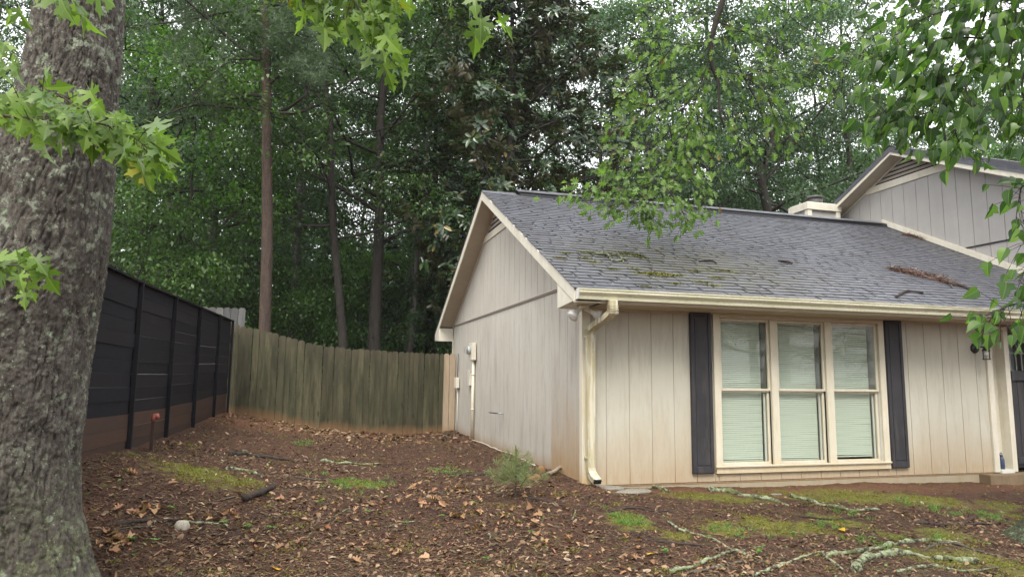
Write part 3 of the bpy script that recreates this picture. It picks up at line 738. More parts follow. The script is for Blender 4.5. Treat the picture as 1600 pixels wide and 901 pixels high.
# flashing board on the roof slope at the neighbour's wall
MB().prism([(-.40, roofz(-.40) + .012), (YR + .02, ZR + .035), (YR + .02, ZR + .15), (-.40, roofz(-.40) + .13)], 0, XE - .03, XE + .005).build('flashing_board', m_cream_hi, house)

# dark wooden gate beside the door
gt = empty('dark_gate', (6.70, .0, 0), label='dark brown wooden gate with curled iron grille beside the entry door', cat='gate')
x = .02; k = 0
while x < 1.5:
    MB().box(x, x + .118, .0, .022, .055, 1.36).build('gate_board', m_shutter, gt); x += .126
for z0, z1 in ((.11, .20), (1.30, 1.44)): MB().box(.012, 1.50, -.035, -.0005, z0, z1).build('gate_rail', m_shutter, gt, bevel=.004)
ir = MB()
for x in np.arange(.06, 1.5, .11):
    ir.tube([(x, .01, 1.45), (x, .01, 1.74)], .006, 6)
for x in np.arange(.115, 1.45, .22):
    ir.tube([(x + .095 * cos(a), .01, 1.74 + .13 * sin(a)) for a in np.linspace(0, pi, 9)], .006, 6)
ir.tube([(.01, .01, 1.70), (1.5, .01, 1.70)], .007, 6)
ir.build('iron_grille', m_meter, gt)
bt = empty('water_bottle', (6.475, .035, .036), label='small dark blue bottle with handle standing on the white door threshold', cat='bottle')
m_blue = NM('bottle_blue').done((.035, .055, .105), .35)
MB().tube([(0, 0, 0), (0, 0, .01), (0, 0, .13), (0, 0, .155), (0, 0, .175)], [.034, .038, .038, .030, .018], 16).build('bottle_body', m_blue, bt, True)
MB().tube([(0, 0, .175), (0, 0, .20)], .020, 12).build('cap', m_blue, bt, True)
MB().tube([(-.018, 0, .195), (-.016, 0, .222), (0, 0, .232), (.016, 0, .222), (.018, 0, .195)], .005, 6).build('handle', m_blue, bt, True)

# ------------------------------------------------------------------ attached neighbour with its higher gable
nb = empty('neighbouring_house', (XE, 0, 0), label='taller attached house with grey gable and louvred vent at right', cat='house')
NY, NZ, NS = 3.40, 6.12, .475
NX = XE + .02
def nz(y): return NZ - NS * abs(y - NY)
N0, N1 = -.8, 7.6
def lx(x): return x - XE
wb = MB().prism([(N0, -.2), (N1, -.2), (N1, nz(N1) - .2), (NY, NZ - .2), (N0, nz(N0) - .2)], 0, lx(NX) + .012, lx(NX) + .14).build('gable_wall', m_back, nb)
NVZ = 5.50; NB = 4.10
y = N0
while y < N1:
    y0, y1 = y + .005, min(y + GP, N1) - .005
    def pr(za, zb_, th, mat):
        q = [(y0, za), (y1, za), (y1, max(za + .002, min(zb_, nz(y1) - .20))), (y0, max(za + .002, min(zb_, nz(y0) - .20)))]
        MB().prism(q, 0, lx(NX) + th, lx(NX) + .0115).build('siding_board', mat, wb)
    if min(nz(y0), nz(y1)) - .2 > 3.78 + .01: pr(3.78, NVZ, -.006, m_neigh)
    pr(1.9, 3.755, .0, m_neigh)
    y += GP
MB().box(lx(NX) - .016, lx(NX) + .011, N0, 6.4, 3.7555, 3.7795).build('drip_strip', m_dark, wb)
yv = NY - (NZ - .2 - NVZ) / NS
nv = MB().prism([(yv, NVZ), (2 * NY - yv, NVZ), (NY, NZ - .2)], 0, lx(NX), lx(NX) + .0115).build('gable_vent', m_dark, nb)
MB().box(lx(NX) - .035, lx(NX) - .0065, yv - .15, 2 * NY - yv + .15, NVZ - .13, NVZ + .015).build('vent_sill', m_cream_hi, nv, bevel=.004)
for k in range(6):
    z = NVZ + .055 + k * .085; h = (NZ - .2 - z) / NS - .05
    if h > .06: MB().prism([(lx(NX) - .030, z), (lx(NX) - .024, z - .012), (lx(NX) - .002, z + .04), (lx(NX) - .010, z + .05)], 1, NY - h, NY + h).build('louvre_slat', m_louvre, nv)
NO = lx(NX) - .36
for s, ye in ((-1, N0 - .5), (1, N1 + .5)):
    MB().prism([(NY + s * .001, NZ - .012), (ye, nz(ye) - .012), (ye, nz(ye) - .175), (NY + s * .001, NZ - .175)], 0, NO, NO + .024).build('rake_fascia', m_cream_hi, nb)
    MB().prism([(NY + s * .001, NZ - .15), (ye, nz(ye) - .15), (ye, nz(ye) - .165), (NY + s * .001, NZ - .165)], 0, NO + .025, lx(NX) - .001).build('rake_soffit', m_soffit, nb)
    MB().prism([(NY + s * .001, NZ - .17), (ye - s * .55, nz(ye - s * .55) - .17), (ye - s * .55, nz(ye - s * .55) - .21), (NY + s * .001, NZ - .21)], 0, lx(NX) - .022, lx(NX) - .0065).build('frieze_board', m_cream_hi, nb)
nr = MB()
nr.prism([(N0 - .52, nz(N0 - .52) - .01), (NY, NZ - .008), (N1 + .52, nz(N1 + .52) - .01), (N1 + .52, nz(N1 + .52) - .03), (NY, NZ - .12), (N0 - .52, nz(N0 - .52) - .03)], 0, NO - .012, 6.5)
nroof = nr.build('roof', m_shingle2, nb)
cs = MB(); sl2 = math.hypot(1, NS); Ln = (NY - N0 + .54) * sl2; r = 0
while r * EXPO < Ln - .1:
    off = (r % 2) * .15; x = NO - .02 - off
    while x < 6.5:
        a, c_ = max(x, NO - .022) + .002, min(x + TW, 6.5) - .002
        if c_ > a + .02:
            s0, s1 = r * EXPO, r * EXPO + EXPO + .02
            def Pn(xx, s, h): return (xx, N0 - .54 + s / sl2 - NS / sl2 * h, nz(N0 - .54) + s * NS / sl2 + h / sl2)
            cs.add([Pn(a, s0, -.004), Pn(c_, s0, -.004), Pn(c_, s1, -.006), Pn(a, s1, -.006), Pn(a, s0, .012), Pn(c_, s0, .012), Pn(c_, s1, .001), Pn(a, s1, .001)], TF)
        x += TW
    r += 1
cs.build('shingle_courses', m_shingle2, nroof, kind='stuff')
MB().prism([(NY - .14, NZ - .055), (NY, NZ + .012), (NY + .14, NZ - .055), (NY + .14, NZ - .045), (NY, NZ + .026), (NY - .14, NZ - .045)], 0, NO - .01, 6.5).build('ridge_cap', m_black, nroof)
b = MB(); b.box(0.2, 6.4, N0, N0 + .1, -.2, nz(N0) - .2); b.box(.2, 6.4, N1 - .1, N1, -.2, nz(N1) - .2); b.build('side_wall', m_neigh, nb)

# chimney chase with metal cap behind the ridge
ch = empty('chimney', (7.35, 5.0, 3.6), label='boxy cream trimmed chimney with round metal cap behind the ridge', cat='chimney')
ch.parent = nb; ch.location = (7.87 - XE, 5.3, 3.72)
del ch['category']; del ch['label']
MB().box(-.40, .40, -.27, .27, 0, 1.38).build('chase', m_neigh, ch)
for sx in (-1, 1):
    for sy in (-1, 1):
        MB().box(sx * .385 - .055, sx * .385 + .055, sy * .255 - .055, sy * .255 + .055, 0, 1.379).build('corner_trim', m_cream_hi, ch)
MB().box(-.46, .46, -.33, .33, 1.3805, 1.54).build('crown_trim', m_cream_hi, ch, bevel=.006)
MB().box(-.43, .43, -.30, .30, 1.5405, 1.56).build('cap_sheet', m_white, ch)
MB().cyl((.02, 0, 1.5605), .17, .17, 20).build('flue', m_flue, ch, True)
MB().tube([(.02, 0, 1.73), (.02, 0, 1.745), (.02, 0, 1.775), (.02, 0, 1.79)], [.21, .225, .17, .03], 24).build('flue_cap', m_flue, ch, True)

# ------------------------------------------------------------------ fences
def bfx(y): return -4.99 + .032 * (y + .5)
bf = empty('black_fence', (-4.95, 0, 0), label='black horizontal board fence with bare brown lower boards along left side', cat='fence')
posts = [-2.45, -1.32, .44, 2.13, 3.91, 5.79, 7.46]
for j, y in enumerate(posts):
    g = Gs(bfx(y), y); zt = 2.21 + max(0, y) * .018
    MB().box(bfx(y) - .018 + 4.95, bfx(y) + .028 + 4.95, y - .024, y + .024, g - .15, zt + .035).build('post', m_blackb, bf, bevel=.004)
for j in range(len(posts) - 1):
    y0, y1 = posts[j] + .003, posts[j + 1] - .003
    g0, g1 = Gs(bfx(y0), y0), Gs(bfx(y1), y1); t0, t1 = 2.21 + max(0, y0) * .018, 2.21 + max(0, y1) * .018
    nb_ = 13
    for k in range(nb_):
        gap = .0022 + (.0040 if random.random() < .25 else 0)
        def zz(g, t, kk): return t - (t - (g - .06)) * kk / nb_
        a0, a1 = zz(g0, t0, k), zz(g1, t1, k); b0, b1 = zz(g0, t0, k + 1) + gap, zz(g1, t1, k + 1) + gap * random.choice((.3, .7, 1.2))
        x0, x1 = bfx(y0) + 4.95 - .022, bfx(y1) + 4.95 - .022; o = random.uniform(-.010, .006)
        brown = k >= 10
        vs = [(x0 - .02 + o, y0, b0), (x0 + .0 + o, y0, b0), (x0 + o, y0, a0), (x0 - .02 + o, y0, a0), (x1 - .02 + o, y1, b1), (x1 + o, y1, b1), (x1 + o, y1, a1), (x1 - .02 + o, y1, a1)]
        MB().add(vs, [(0, 1, 2, 3), (7, 6, 5, 4), (0, 4, 5, 1), (1, 5, 6, 2), (2, 6, 7, 3), (3, 7, 4, 0)]).build('fence_board', m_brownb if brown else m_blackb, bf)
    MB().add([(x0 - .03, y0, t0 + .002), (x0 + .045, y0, t0 + .002), (x0 + .045, y0, t0 + .024), (x0 - .03, y0, t0 + .024), (x1 - .03, y1, t1 + .002), (x1 + .045, y1, t1 + .002), (x1 + .045, y1, t1 + .024), (x1 - .03, y1, t1 + .024)],
             [(0, 1, 2, 3), (7, 6, 5, 4), (0, 4, 5, 1), (1, 5, 6, 2), (2, 6, 7, 3), (3, 7, 4, 0)]).build('cap_rail', m_blackb, bf)

def picket_mesh(w, h, dog=.03):
    return MB().prism([(-w / 2, 0), (w / 2, 0), (w / 2, h - dog), (w / 2 - dog, h), (-w / 2 + dog, h), (-w / 2, h - dog)], 1, 0, .017).mesh('picket')
def wftop(x): return float(np.interp(x, [-4.8, -3.9, -3.0, -2.2, -1.2, -.1, .1], [2.325, 2.13, 1.905, 1.845, 1.80, 1.78, 1.785]))
wf = empty('wood_fence', (-2.4, 7.62, 0), label='greenish weathered picket fence curving down from the black fence to the house', cat='fence')
x = -4.83; k = 0
while x < -.30:
    w = random.choice((.138, .13, .118, .105, .125, .095)); xc = x + w / 2; g = Gs(xc, 7.6) - .05
    h = wftop(xc) - g + random.uniform(-.012, .012)
    o = link('picket', picket_mesh(w, h, random.choice((.02, .03, .034))), m_picket, wf)
    o.location = (xc + 2.4, random.choice((0, .003, -.010, .008, -.016)), g); o.rotation_euler = (0, random.uniform(-.006, .006), random.uniform(-.03, .03))
    x += w + random.choice((.001, .002, .003, .008)); k += 1
for xc, h0 in ((-.225, 0), (-.085, .005)):
    g = Gs(xc, 7.6) - .04
    o = link('picket', picket_mesh(.132, 1.79 - g + h0, .04), m_picknew, wf, label='pale newer picket next to the house wall'); o.location = (xc + 2.4, 0, g)
for zf in (.25, .92, 1.6):
    pth = [(xx + 2.4, .045, wftop(xx) - 1.83 + zf) for xx in np.linspace(-4.8, -.05, 14)]
    r_ = MB()
    for q in range(13):
        a, b_ = pth[q], pth[q + 1]
        r_.add([(a[0], .026, a[2] - .04), (a[0], .064, a[2] - .04), (a[0], .064, a[2] + .04), (a[0], .026, a[2] + .04), (b_[0], .026, b_[2] - .04), (b_[0], .064, b_[2] - .04), (b_[0], .064, b_[2] + .04), (b_[0], .026, b_[2] + .04)],
               [(0, 1, 2, 3), (7, 6, 5, 4), (0, 4, 5, 1), (1, 5, 6, 2), (2, 6, 7, 3), (3, 7, 4, 0)])
    r_.build('rail', m_picket, wf)
gf = empty('grey_fence', (-5.0, 7.9, 0), label='taller silver grey picket fence showing behind the end of the black fence', cat='fence')
x = -7.6
while x < -4.66:
    o = link('picket', picket_mesh(.138, 2.25 + random.uniform(-.01, .01), .03), m_grayp, gf); o.location = (x + .07 + 5.0, 0, .42); x += .146
MB().box(-2.6, .36, .018, .055, 2.2, 2.29).build('rail', m_grayp, gf)
MB().box(-2.6, .36, .018, .055, .8, .89).build('rail', m_grayp, gf)

# brown marker stake with a red cap by the black fence
c0 = gp(236, 704)
st = empty('marker_stake', tuple(c0), label='thin brown stake with faded red cap standing by the black fence', cat='stake')
hst = 54 / FPX * float(np.dot(c0 - CAM, FV))
MB().box(-.017, .017, -.015, .015, -.15, hst - .05).build('stake_shaft', m_brownb, st, bevel=.003)
m_red = paint('red_cap', (.30, .085, .065), (.38, .13, .10), .55, (30, 30, 30))
MB().tube([(0, 0, hst - .06), (0, 0, hst - .02), (.012, 0, hst + .005), (.03, 0, hst + .01), (.045, -.005, hst - .03)], [.022, .026, .027, .026, .022], 12).build('cap', m_red, st, True)
# ------------------------------------------------------------------ leaf shapes (unit length along +Y, blade near the XY plane)
HALF = {
 'silver': [(0, .0), (.09, -.02), (.20, -.12), (.36, -.16), (.29, -.04), (.33, .03), (.15, .11), (.32, .15), (.40, .12), (.44, .24), (.60, .38), (.45, .36), (.40, .45), (.33, .36), (.08, .27), (.12, .46), (.24, .50), (.30, .64), (.20, .64), (.17, .76), (.10, .78), (0, 1.0)],
 'red': [(0, .0), (.18, -.05), (.33, .06), (.36, .22), (.52, .42), (.36, .46), (.22, .48), (.27, .64), (.15, .80), (0, 1.0)],
 'oak': [(0, 0), (.05, .10), (.26, .14), (.10, .27), (.42, .38), (.36, .48), (.11, .48), (.38, .70), (.27, .76), (.11, .72), (.15, .88), (0, 1.0)],
 'ovate': [(0, .0), (.16, -.03), (.30, .08), (.36, .22), (.35, .40), (.27, .60), (.15, .78), (.05, .92), (0, 1.08)],
 'dry': [(0, 0), (.10, .08), (.24, .22), (.16, .34), (.30, .50), (.18, .66), (.14, .84), (0, 1.0)]}
def leaf_mesh(kind, droop=.25, fold=.22, stem=.35, curl=0., sx=1.):
    H = HALF[kind]; V = []; Fc = []
    def z(x, y): return fold * abs(x) - droop * y * y + curl * x * x * 3
    n = len(H); mid = [(0, y) for y in np.linspace(0, 1, 4)]
    for s in (-1, 1):
        o = len(V); V += [(s * x * sx, y, z(x, y)) for x, y in H]
        k = len(V); V += [(0, y, z(0, y)) for y in (.66, .33)]
        loop = list(range(o, o + n)) + [k, k + 1]
        Fc.append(tuple(loop if s > 0 else loop[::-1]))
    if stem:
        o = len(V); V += [(-.008, 0, 0), (.008, 0, 0), (.006, -stem, .05), (-.006, -stem, .05)]; Fc.append((o, o + 1, o + 2, o + 3))
    V0 = [(v[0], v[1]) for v in V]; me = bpy.data.meshes.new('leaf'); me.from_pydata(V, [], Fc); me.update()
    bm = bmesh.new(); bm.from_mesh(me); bmesh.ops.triangulate(bm, faces=bm.faces[:]); bm.to_mesh(me); bm.free(); me.polygons.foreach_set('use_smooth', [True] * len(me.polygons))
    for nm_, k_ in (('lx', 0), ('ly', 1)): at_ = me.attributes.new(nm_, 'FLOAT', 'POINT'); at_.data.foreach_set('value', [v[k_] for v in V0])
    return me
def leaf_set(kind, mat, n=4, **k):
    out = []
    for i in range(n):
        me = leaf_mesh(kind, droop=random.uniform(.05, .45), fold=random.uniform(-.1, .35), curl=random.uniform(-.1, .3), **k); me.materials.append(mat); out.append(me)
    return out
def mesh_arrays(me):
    v = np.empty(len(me.vertices) * 3, np.float32); me.vertices.foreach_get('co', v)
    l = np.empty(len(me.loops), np.int32); me.loops.foreach_get('vertex_index', l)
    return v.reshape(-1, 3), l.reshape(-1, 3)
def basis(Y, N):
    Y = np.array(Y, float); Y /= np.linalg.norm(Y); X = np.cross(Y, N); n = np.linalg.norm(X)
    if n < 1e-4: X = np.cross(Y, (1, .3, .2)); n = np.linalg.norm(X)
    X /= n; Z = np.cross(X, Y); return np.stack([X, Y, Z], 1)
class Leaves:
    """collects leaves of one tree: the nearest ones become objects, the rest one mesh"""
    def __init__(s, meshes, mat): s.me = meshes; s.mat = mat; s.L = []
    def add(s, P, Y, N, size, parent): s.L.append((np.array(P, float), basis(Y, N) * size, parent, random.randrange(len(s.me))))
    def finish(s, rest_parent, limit=300, name='leaf', rest='leaves'):
        s.L.sort(key=lambda t: np.linalg.norm(t[0] - CAM) / np.linalg.norm(t[1][:, 1]))
        # those in view first
        def inview(P):
            d = P - CAM; z = d @ FV
            return z > 0 and abs(d @ RV / z) < .75 and abs(d @ UV / z) < .43
        vis = [t for t in s.L if inview(t[0])]; inv = [t for t in s.L if not inview(t[0])]
        for P, B, par, k in vis[:limit]:
            o = link(name, s.me[k], None, par)
            Mx = Matrix.Identity(4)
            q = P - np.array(par.matrix_world.translation) if False else P - np.array(origin(par))
            for i in range(3):
                for j in range(3): Mx[i][j] = B[i, j]
                Mx[i][3] = q[i]
            o.matrix_basis = Mx
        R = vis[limit:] + inv
        if R:
            VV = []; FF = []; n = 0; arr = [mesh_arrays(m_) for m_ in s.me]; og = np.array(origin(rest_parent))
            for P, B, par, k in R:
                v, f = arr[k]; VV.append(v @ B.T + P - og); FF.append(f + n); n += len(v)
            me = np_mesh(rest, np.concatenate(VV), np.concatenate(FF), 3)
            for nm_ in ('lx', 'ly'):
                src = []
                for m_ in s.me: a_ = np.empty(len(m_.vertices), np.float32); m_.attributes[nm_].data.foreach_get('value', a_); src.append(a_)
                me.attributes.new(nm_, 'FLOAT', 'POINT').data.foreach_set('value', np.concatenate([src[k] for P, B, par, k in R]))
            link(rest, me, s.mat, rest_parent, kind='stuff')
def origin(o):
    p = Vector((0, 0, 0))
    while o is not None: p += o.location; o = o.parent
    return p
def rvec(s=1.): return np.array([random.gauss(0, s) for _ in range(3)])
def pathpts(pts, n=None, wob=.0):
    """smooth polyline through points"""
    P = [np.array(p, float) for p in pts]; out = []
    for i in range(len(P) - 1):
        a = P[max(i - 1, 0)]; b = P[i]; c = P[i + 1]; d = P[min(i + 2, len(P) - 1)]
        for t in np.linspace(0, 1, 5)[:-1]:
            q = .5 * ((2 * b) + (-a + c) * t + (2 * a - 5 * b + 4 * c - d) * t * t + (-a + 3 * b - 3 * c + d) * t ** 3)
            out.append(q + rvec(wob) if wob else q)
    out.append(P[-1]); return out
UP = np.array([0, 0, 1.])

# ------------------------------------------------------------------ big bark-covered trunk at left
def bark_trunk(path, radii, na, nz_, name, mat, parent, flare=None, s=3, ridge=.013):
    P = np.array(path); zt = np.linspace(0, 1, nz_); tt = np.linspace(0, 1, len(P))
    C = np.stack([np.interp(zt, tt, P[:, k]) for k in range(3)], 1); r = np.interp(zt, tt, radii)
    ker = np.ones(15) / 15
    for k in range(3): C[:, k] = np.convolve(np.pad(C[:, k], 7, mode='reflect', reflect_type='odd'), ker, 'valid')
    r = np.convolve(np.pad(r, 7, mode='edge'), ker, 'valid')
    a = np.linspace(0, 2 * pi, na, endpoint=False); A, Z = np.meshgrid(a, np.arange(nz_)); R = r[Z]
    hgt = C[Z, 2]
    rr = .38
    Q = np.stack([np.cos(A) * rr, np.sin(A) * rr, hgt], -1)
    warp = (vnoise(Q * 4, s) - .5) * .12
    w2 = (fbm(Q * 26, 3, s + 7) - .44) * 1.3; w3 = (fbm(Q * 26 + 9, 3, s + 8) - .44) * 1.3
    qn = np.stack([Q[..., 0] * 27 + warp * 10 + w2 * .55, Q[..., 1] * 27 + w3 * .55, Q[..., 2] * 6.5 + warp * 14 + w2 * .6], -1)
    f1, f2 = worley(qn, s); plate = np.clip((f2 - f1) / .22, 0, 1) ** .8
    qn2 = np.stack([Q[..., 0] * 75 + w3, Q[..., 1] * 75, Q[..., 2] * 42 + w2], -1); g1, g2 = worley(qn2, s + 9); pl2 = np.clip((g2 - g1) / .3, 0, 1)
    uu = fbm(np.stack([Q[..., 0] * 15 + w2 * .35, Q[..., 1] * 15 + w3 * .35, Q[..., 2] * 2.3 + warp * 3], -1), 3, s + 11); fur = np.clip(np.abs(uu - .44) / .045, 0, 1) ** .8
    disp = ridge * 1.0 * (fur - .8) + ridge * .55 * (plate - .7) * (.5 + .9 * vnoise(Q * 5, s + 2)) + ridge * .35 * (pl2 - .5) + .016 * (fbm(Q * 38, 3, s) - .45) + .012 * (fbm(np.stack([Q[..., 0] * 12, Q[..., 1] * 12, Q[..., 2] * 3], -1), 2, s + 5) - .4) + .07 * (fbm(Q * 1.6, 2, s + 4) - .4)
    if flare:
        for ang, wid, amt, zh, z0 in flare:
            da = np.angle(np.exp(1j * (A - ang))); disp = disp + amt * np.exp(-(da / wid) ** 2) * np.exp(-np.clip(hgt - z0, 0, 9) / zh)
    Rr = R + disp
    V = np.stack([C[Z, 0] + np.cos(A) * Rr, C[Z, 1] + np.sin(A) * Rr, C[Z, 2] + 0 * A], -1)
    i = np.arange(nz_ * na).reshape(nz_, na); j = np.roll(i, -1, 1)
    Fq = np.stack([i[:-1], j[:-1], j[1:], i[1:]], -1).reshape(-1, 4)
    me = np_mesh(name, V.reshape(-1, 3), Fq, 4); me.polygons.foreach_set('use_smooth', np.ones(len(me.polygons), bool))
    t = me.attributes.new('crack', 'FLOAT', 'POINT'); t.data.foreach_set('value', (fur * (.45 + .55 * plate) * (.7 + .3 * pl2)).astype(np.float32).ravel())
    return link(name, me, mat, parent)
m = NM('bark_big'); p = m.coord(); ck = m.attr('crack')
v = m.noise(m.map(p, (42, 42, 9)), 1, 6, .72, .5); f = m.noise(p, 130, 4, .7)
c = m.mix(m.rng(ck, .0, .5), (.030, .026, .022), (.115, .102, .086)); c = m.mix(m.rng(v, .46, .62, 0, .7), c, (.20, .185, .16)); c = m.mix(m.rng(v, .46, .34, 0, .85), c, (.022, .018, .015)); c = m.mix(m.rng(f, .48, .62, 0, .6), c, (.040, .034, .029))
zz_ = m.sep(p)[2]; w1 = m.noise(m.map(p, (2.2, 2.2, 1.4)), 1, 5, .65)
wet = m.math('MULTIPLY', m.rng(w1, .42, .60), m.rng(zz_, 3.0, 2.2, .15, 1.)); c = m.mix(m.math('MULTIPLY', wet, .5), c, (.040, .034, .026))
l1 = m.noise(p, 15, 6, .75); lz = m.noise(p, 2.1, 4, .6); hi = m.rng(zz_, 1.6, 2.8, .45, 1.)
c = m.mix(m.math('MULTIPLY', m.math('MULTIPLY', m.rng(l1, .535, .60), m.rng(lz, .34, .50)), m.math('MULTIPLY', hi, 1.0)), c, (.33, .375, .28))
sp = m.voro(p, 46, 'F1'); c = m.mix(m.math('MULTIPLY', m.rng(sp, .20, .12), m.rng(l1, .47, .56, 0, .8)), c, (.42, .43, .36))
sp2 = m.voro(p, 9, 'F1'); c = m.mix(m.math('MULTIPLY', m.rng(sp2, .20, .14), m.rng(l1, .42, .5, 0, .7)), c, (.34, .42, .29))
gm_ = m.rng(zz_, .9, .1, 0, 1); c = m.mix(m.math('MULTIPLY', gm_, m.rng(l1, .44, .58, 0, .55)), c, (.10, .115, .03))
m.bump(m.math('ADD', m.math('MULTIPLY', v, .7), m.math('MULTIPLY', f, .6)), .8, .012)
m_bigbark = m.done(c, .8, .3)
mt = empty('silver_maple', (-4.72, -3.06, 0), label='huge grey barked tree trunk with lichen filling the left edge', cat='tree')
TZ = [(-4.66, -3.04, -.35), (-4.78, -3.05, .10), (-4.83, -3.09, .45), (-4.84, -3.14, .85), (-4.82, -3.18, 1.2), (-4.79, -3.24, 1.54), (-4.73, -3.31, 1.9), (-4.63, -3.41, 2.40), (-4.58, -3.46, 2.7), (-4.535, -3.51, 3.0), (-4.52, -3.56, 3.4), (-4.50, -3.62, 4.0), (-4.45, -3.7, 5.0), (-4.4, -3.8, 6.2)]
TR = [.50, .435, .395, .385, .39, .395, .392, .315, .272, .236, .215, .21, .20, .18]
mo_ = np.array([-4.72, -3.06, 0])
bark_trunk([np.array(q) - mo_ for q in TZ], TR, 400, 560, 'trunk', m_bigbark, mt, [(-.3, .5, .10, .16, -.1), (1.2, .4, .12, .15, -.1), (-2.0, .5, .12, .25, -.1), (3.0, .6, .22, .5, 0.)])
lm = MB().tube(pathpts([(-.22, -.18, 2.05), (-.50, -.26, 2.42), (-.86, -.33, 2.95), (-1.35, -.40, 4.0), (-1.9, -.3, 5.5)]), list(np.linspace(.25, .14, 17)), 24).build('limb', m_bark_grey, mt, True)
# scar of red-brown bare wood
# maple twigs with bright leaves: each twig a branch part, each leaf a sub-part
SM = Leaves(leaf_set('silver', L_maple, 6), L_maple)
def twig(parent, og, pts, r0, r1, LV, n, size, droop=.8, spread=.05, tstart=.15, pet=.06, face=.35, name='twig', mat=None):
    P = pathpts(pts); rad = list(np.linspace(r0, r1, len(P)))
    og = np.array(og)
    tw = MB(); tw.tube([q - og for q in P], rad, 6)
    Lp = []
    for k in range(n):
        t = tstart + (1 - tstart) * (k + random.random() * .7) / n; f_ = min(t, .999) * (len(P) - 1); i = int(f_); q = P[i] + (P[min(i + 1, len(P) - 1)] - P[i]) * (f_ - i)
        tan = P[min(i + 1, len(P) - 1)] - P[max(i - 1, 0)]; tan = tan / np.linalg.norm(tan)
        d = rvec(1.); d -= tan * (d @ tan); d /= np.linalg.norm(d); d = d * .8 + tan * .6 - UP * .25; d /= np.linalg.norm(d)
        e = q + d * pet * random.uniform(.5, 1.4) + rvec(spread * .4)
        tw.tube([q - og, (q + e) / 2 - og + UP * .004, e - og], [.0014 + r1 * .2] * 3, 3, False)
        Lp.append((e, tan, d))
    o = tw.build(name, mat or m_bark_twig, parent, True)
    for e, tan, d in Lp:
        Y = d * .7 + tan * .3 - UP * droop * random.uniform(.5, 1.3) + rvec(.25)
        N = UP * .6 - FV * face * random.uniform(0, 2) + rvec(.45)
        LV.add(e, Y, N, size * random.choice((.55, .75, .9, 1., 1.1, 1.2)) * random.uniform(.9, 1.1), o)
    return o
def A(px, py, d): return at(px, py, d)
twig(mt, mo_, [A(-60, 150, 3.0), A(10, 165, 2.95), A(70, 140, 2.9), A(130, 175, 2.85)], .007, .003, SM, 30, .10)
twig(mt, mo_, [A(-40, 175, 2.9), A(40, 185, 2.85), A(120, 190, 2.8), A(185, 200, 2.75), A(235, 235, 2.75)], .007, .002, SM, 56, .098)
twig(mt, mo_, [A(90, 188, 2.8), A(150, 190, 2.85), A(200, 215, 2.9), A(245, 250, 2.9)], .004, .002, SM, 34, .098)
twig(mt, mo_, [A(-40, 60, 3.1), A(0, 70, 3.05), A(40, 95, 3.0)], .005, .002, SM, 8, .11)
twig(mt, mo_, [A(-30, -30, 2.6), A(20, -15, 2.5), A(80, -20, 2.5), A(120, -5, 2.45)], .006, .002, SM, 12, .12)
twig(mt, mo_, [A(-60, 440, 2.7), A(-10, 420, 2.65), A(30, 415, 2.6), A(50, 440, 2.6)], .005, .002, SM, 11, .12)
# hanging sprays along the top
big = [A(-400, -420, 3.4), A(0, -330, 3.3), A(300, -190, 3.2), A(520, -130, 3.2), A(800, -120, 3.3)]
lb = MB().tube([q - mo_ for q in pathpts([np.array([-4.5, -3.65, 4.4])] + big[1:])], list(np.linspace(.07, .012, 17)), 8).build('limb', m_bark_grey, mt, True)
for pts, n in (([A(330, -170, 3.2), A(345, -60, 3.15), A(352, -10, 3.1)], 6), ([A(420, -140, 3.2), A(440, -60, 3.2), A(480, -5, 3.2), A(505, 20, 3.2)], 16), ([A(470, -130, 3.2), A(520, -40, 3.2), A(560, 20, 3.2), A(590, 50, 3.2)], 18),
               ([A(520, -40, 3.2), A(555, 30, 3.15), A(592, 80, 3.15), A(598, 110, 3.15)], 10), ([A(560, -110, 3.2), A(590, -20, 3.2), A(615, 20, 3.2)], 10), ([A(590, -110, 3.3), A(660, -60, 3.2), A(700, -5, 3.2), A(735, 25, 3.15), A(750, 50, 3.15)], 6),
               ([A(440, -60, 3.2), A(470, 20, 3.2), A(520, 50, 3.2)], 7), ([A(640, -100, 3.3), A(680, -30, 3.3), A(690, 0, 3.3)], 4), ([A(370, -150, 3.2), A(400, -50, 3.2), A(430, -10, 3.2)], 7)):
    pts = [q_ + UP * .075 for q_ in pts]; twig(mt, mo_, pts, .004, .0015, SM, int(n*2.2), .102, .9, pet=.07)
SM.finish(mt)

# ------------------------------------------------------------------ oak whose long limb hangs over the roof
ok = empty('oak_tree', (8.2, -7.2, -.4), label='oak with bright lobed leaves hanging in front of the roof from above', cat='tree')
oo = np.array([8.2, -7.2, -.4])
OK_ = Leaves(leaf_set('oak', L_oak, 6, stem=.12), L_oak)
MB().tube([(0, 0, 0), (.05, 0, .4), (0, 0, 2), (.1, .1, 5), (0, .3, 8), (-.3, .6, 11)], [.42, .30, .26, .23, .17, .10], 16).build('trunk', m_bark_grey, ok, True)
def OB(pts, rads, name='limb'):
    P = pathpts(pts); o = MB().tube([q - oo for q in P], list(np.interp(np.linspace(0, 1, len(P)), np.linspace(0, 1, len(rads)), rads)), 7).build(name, m_bark_dark, ok, True); return P
OB([(8.2, -6.9, 7.2), (6.8, -5.2, 8.6), (4.2, -2.4, 8.9), A(1180, -120, 9.6)], [.13, .10, .07, .045])
main = OB([A(1180, -120, 9.6), A(1140, -30, 9.6), A(1112, 60, 9.6), A(1112, 100, 9.6), A(1122, 130, 9.6), A(1125, 175, 9.5), A(1132, 200, 9.5)], [.045, .04, .032, .02, .012])
def obranch(pts, n, size=.098, r=.008, spread=.22):
    return twig(ok, oo, pts, r, .003, OK_, int(n * 2.2), size, .25, spread, .05, .11, 1.1, 'branch', m_bark_dark)
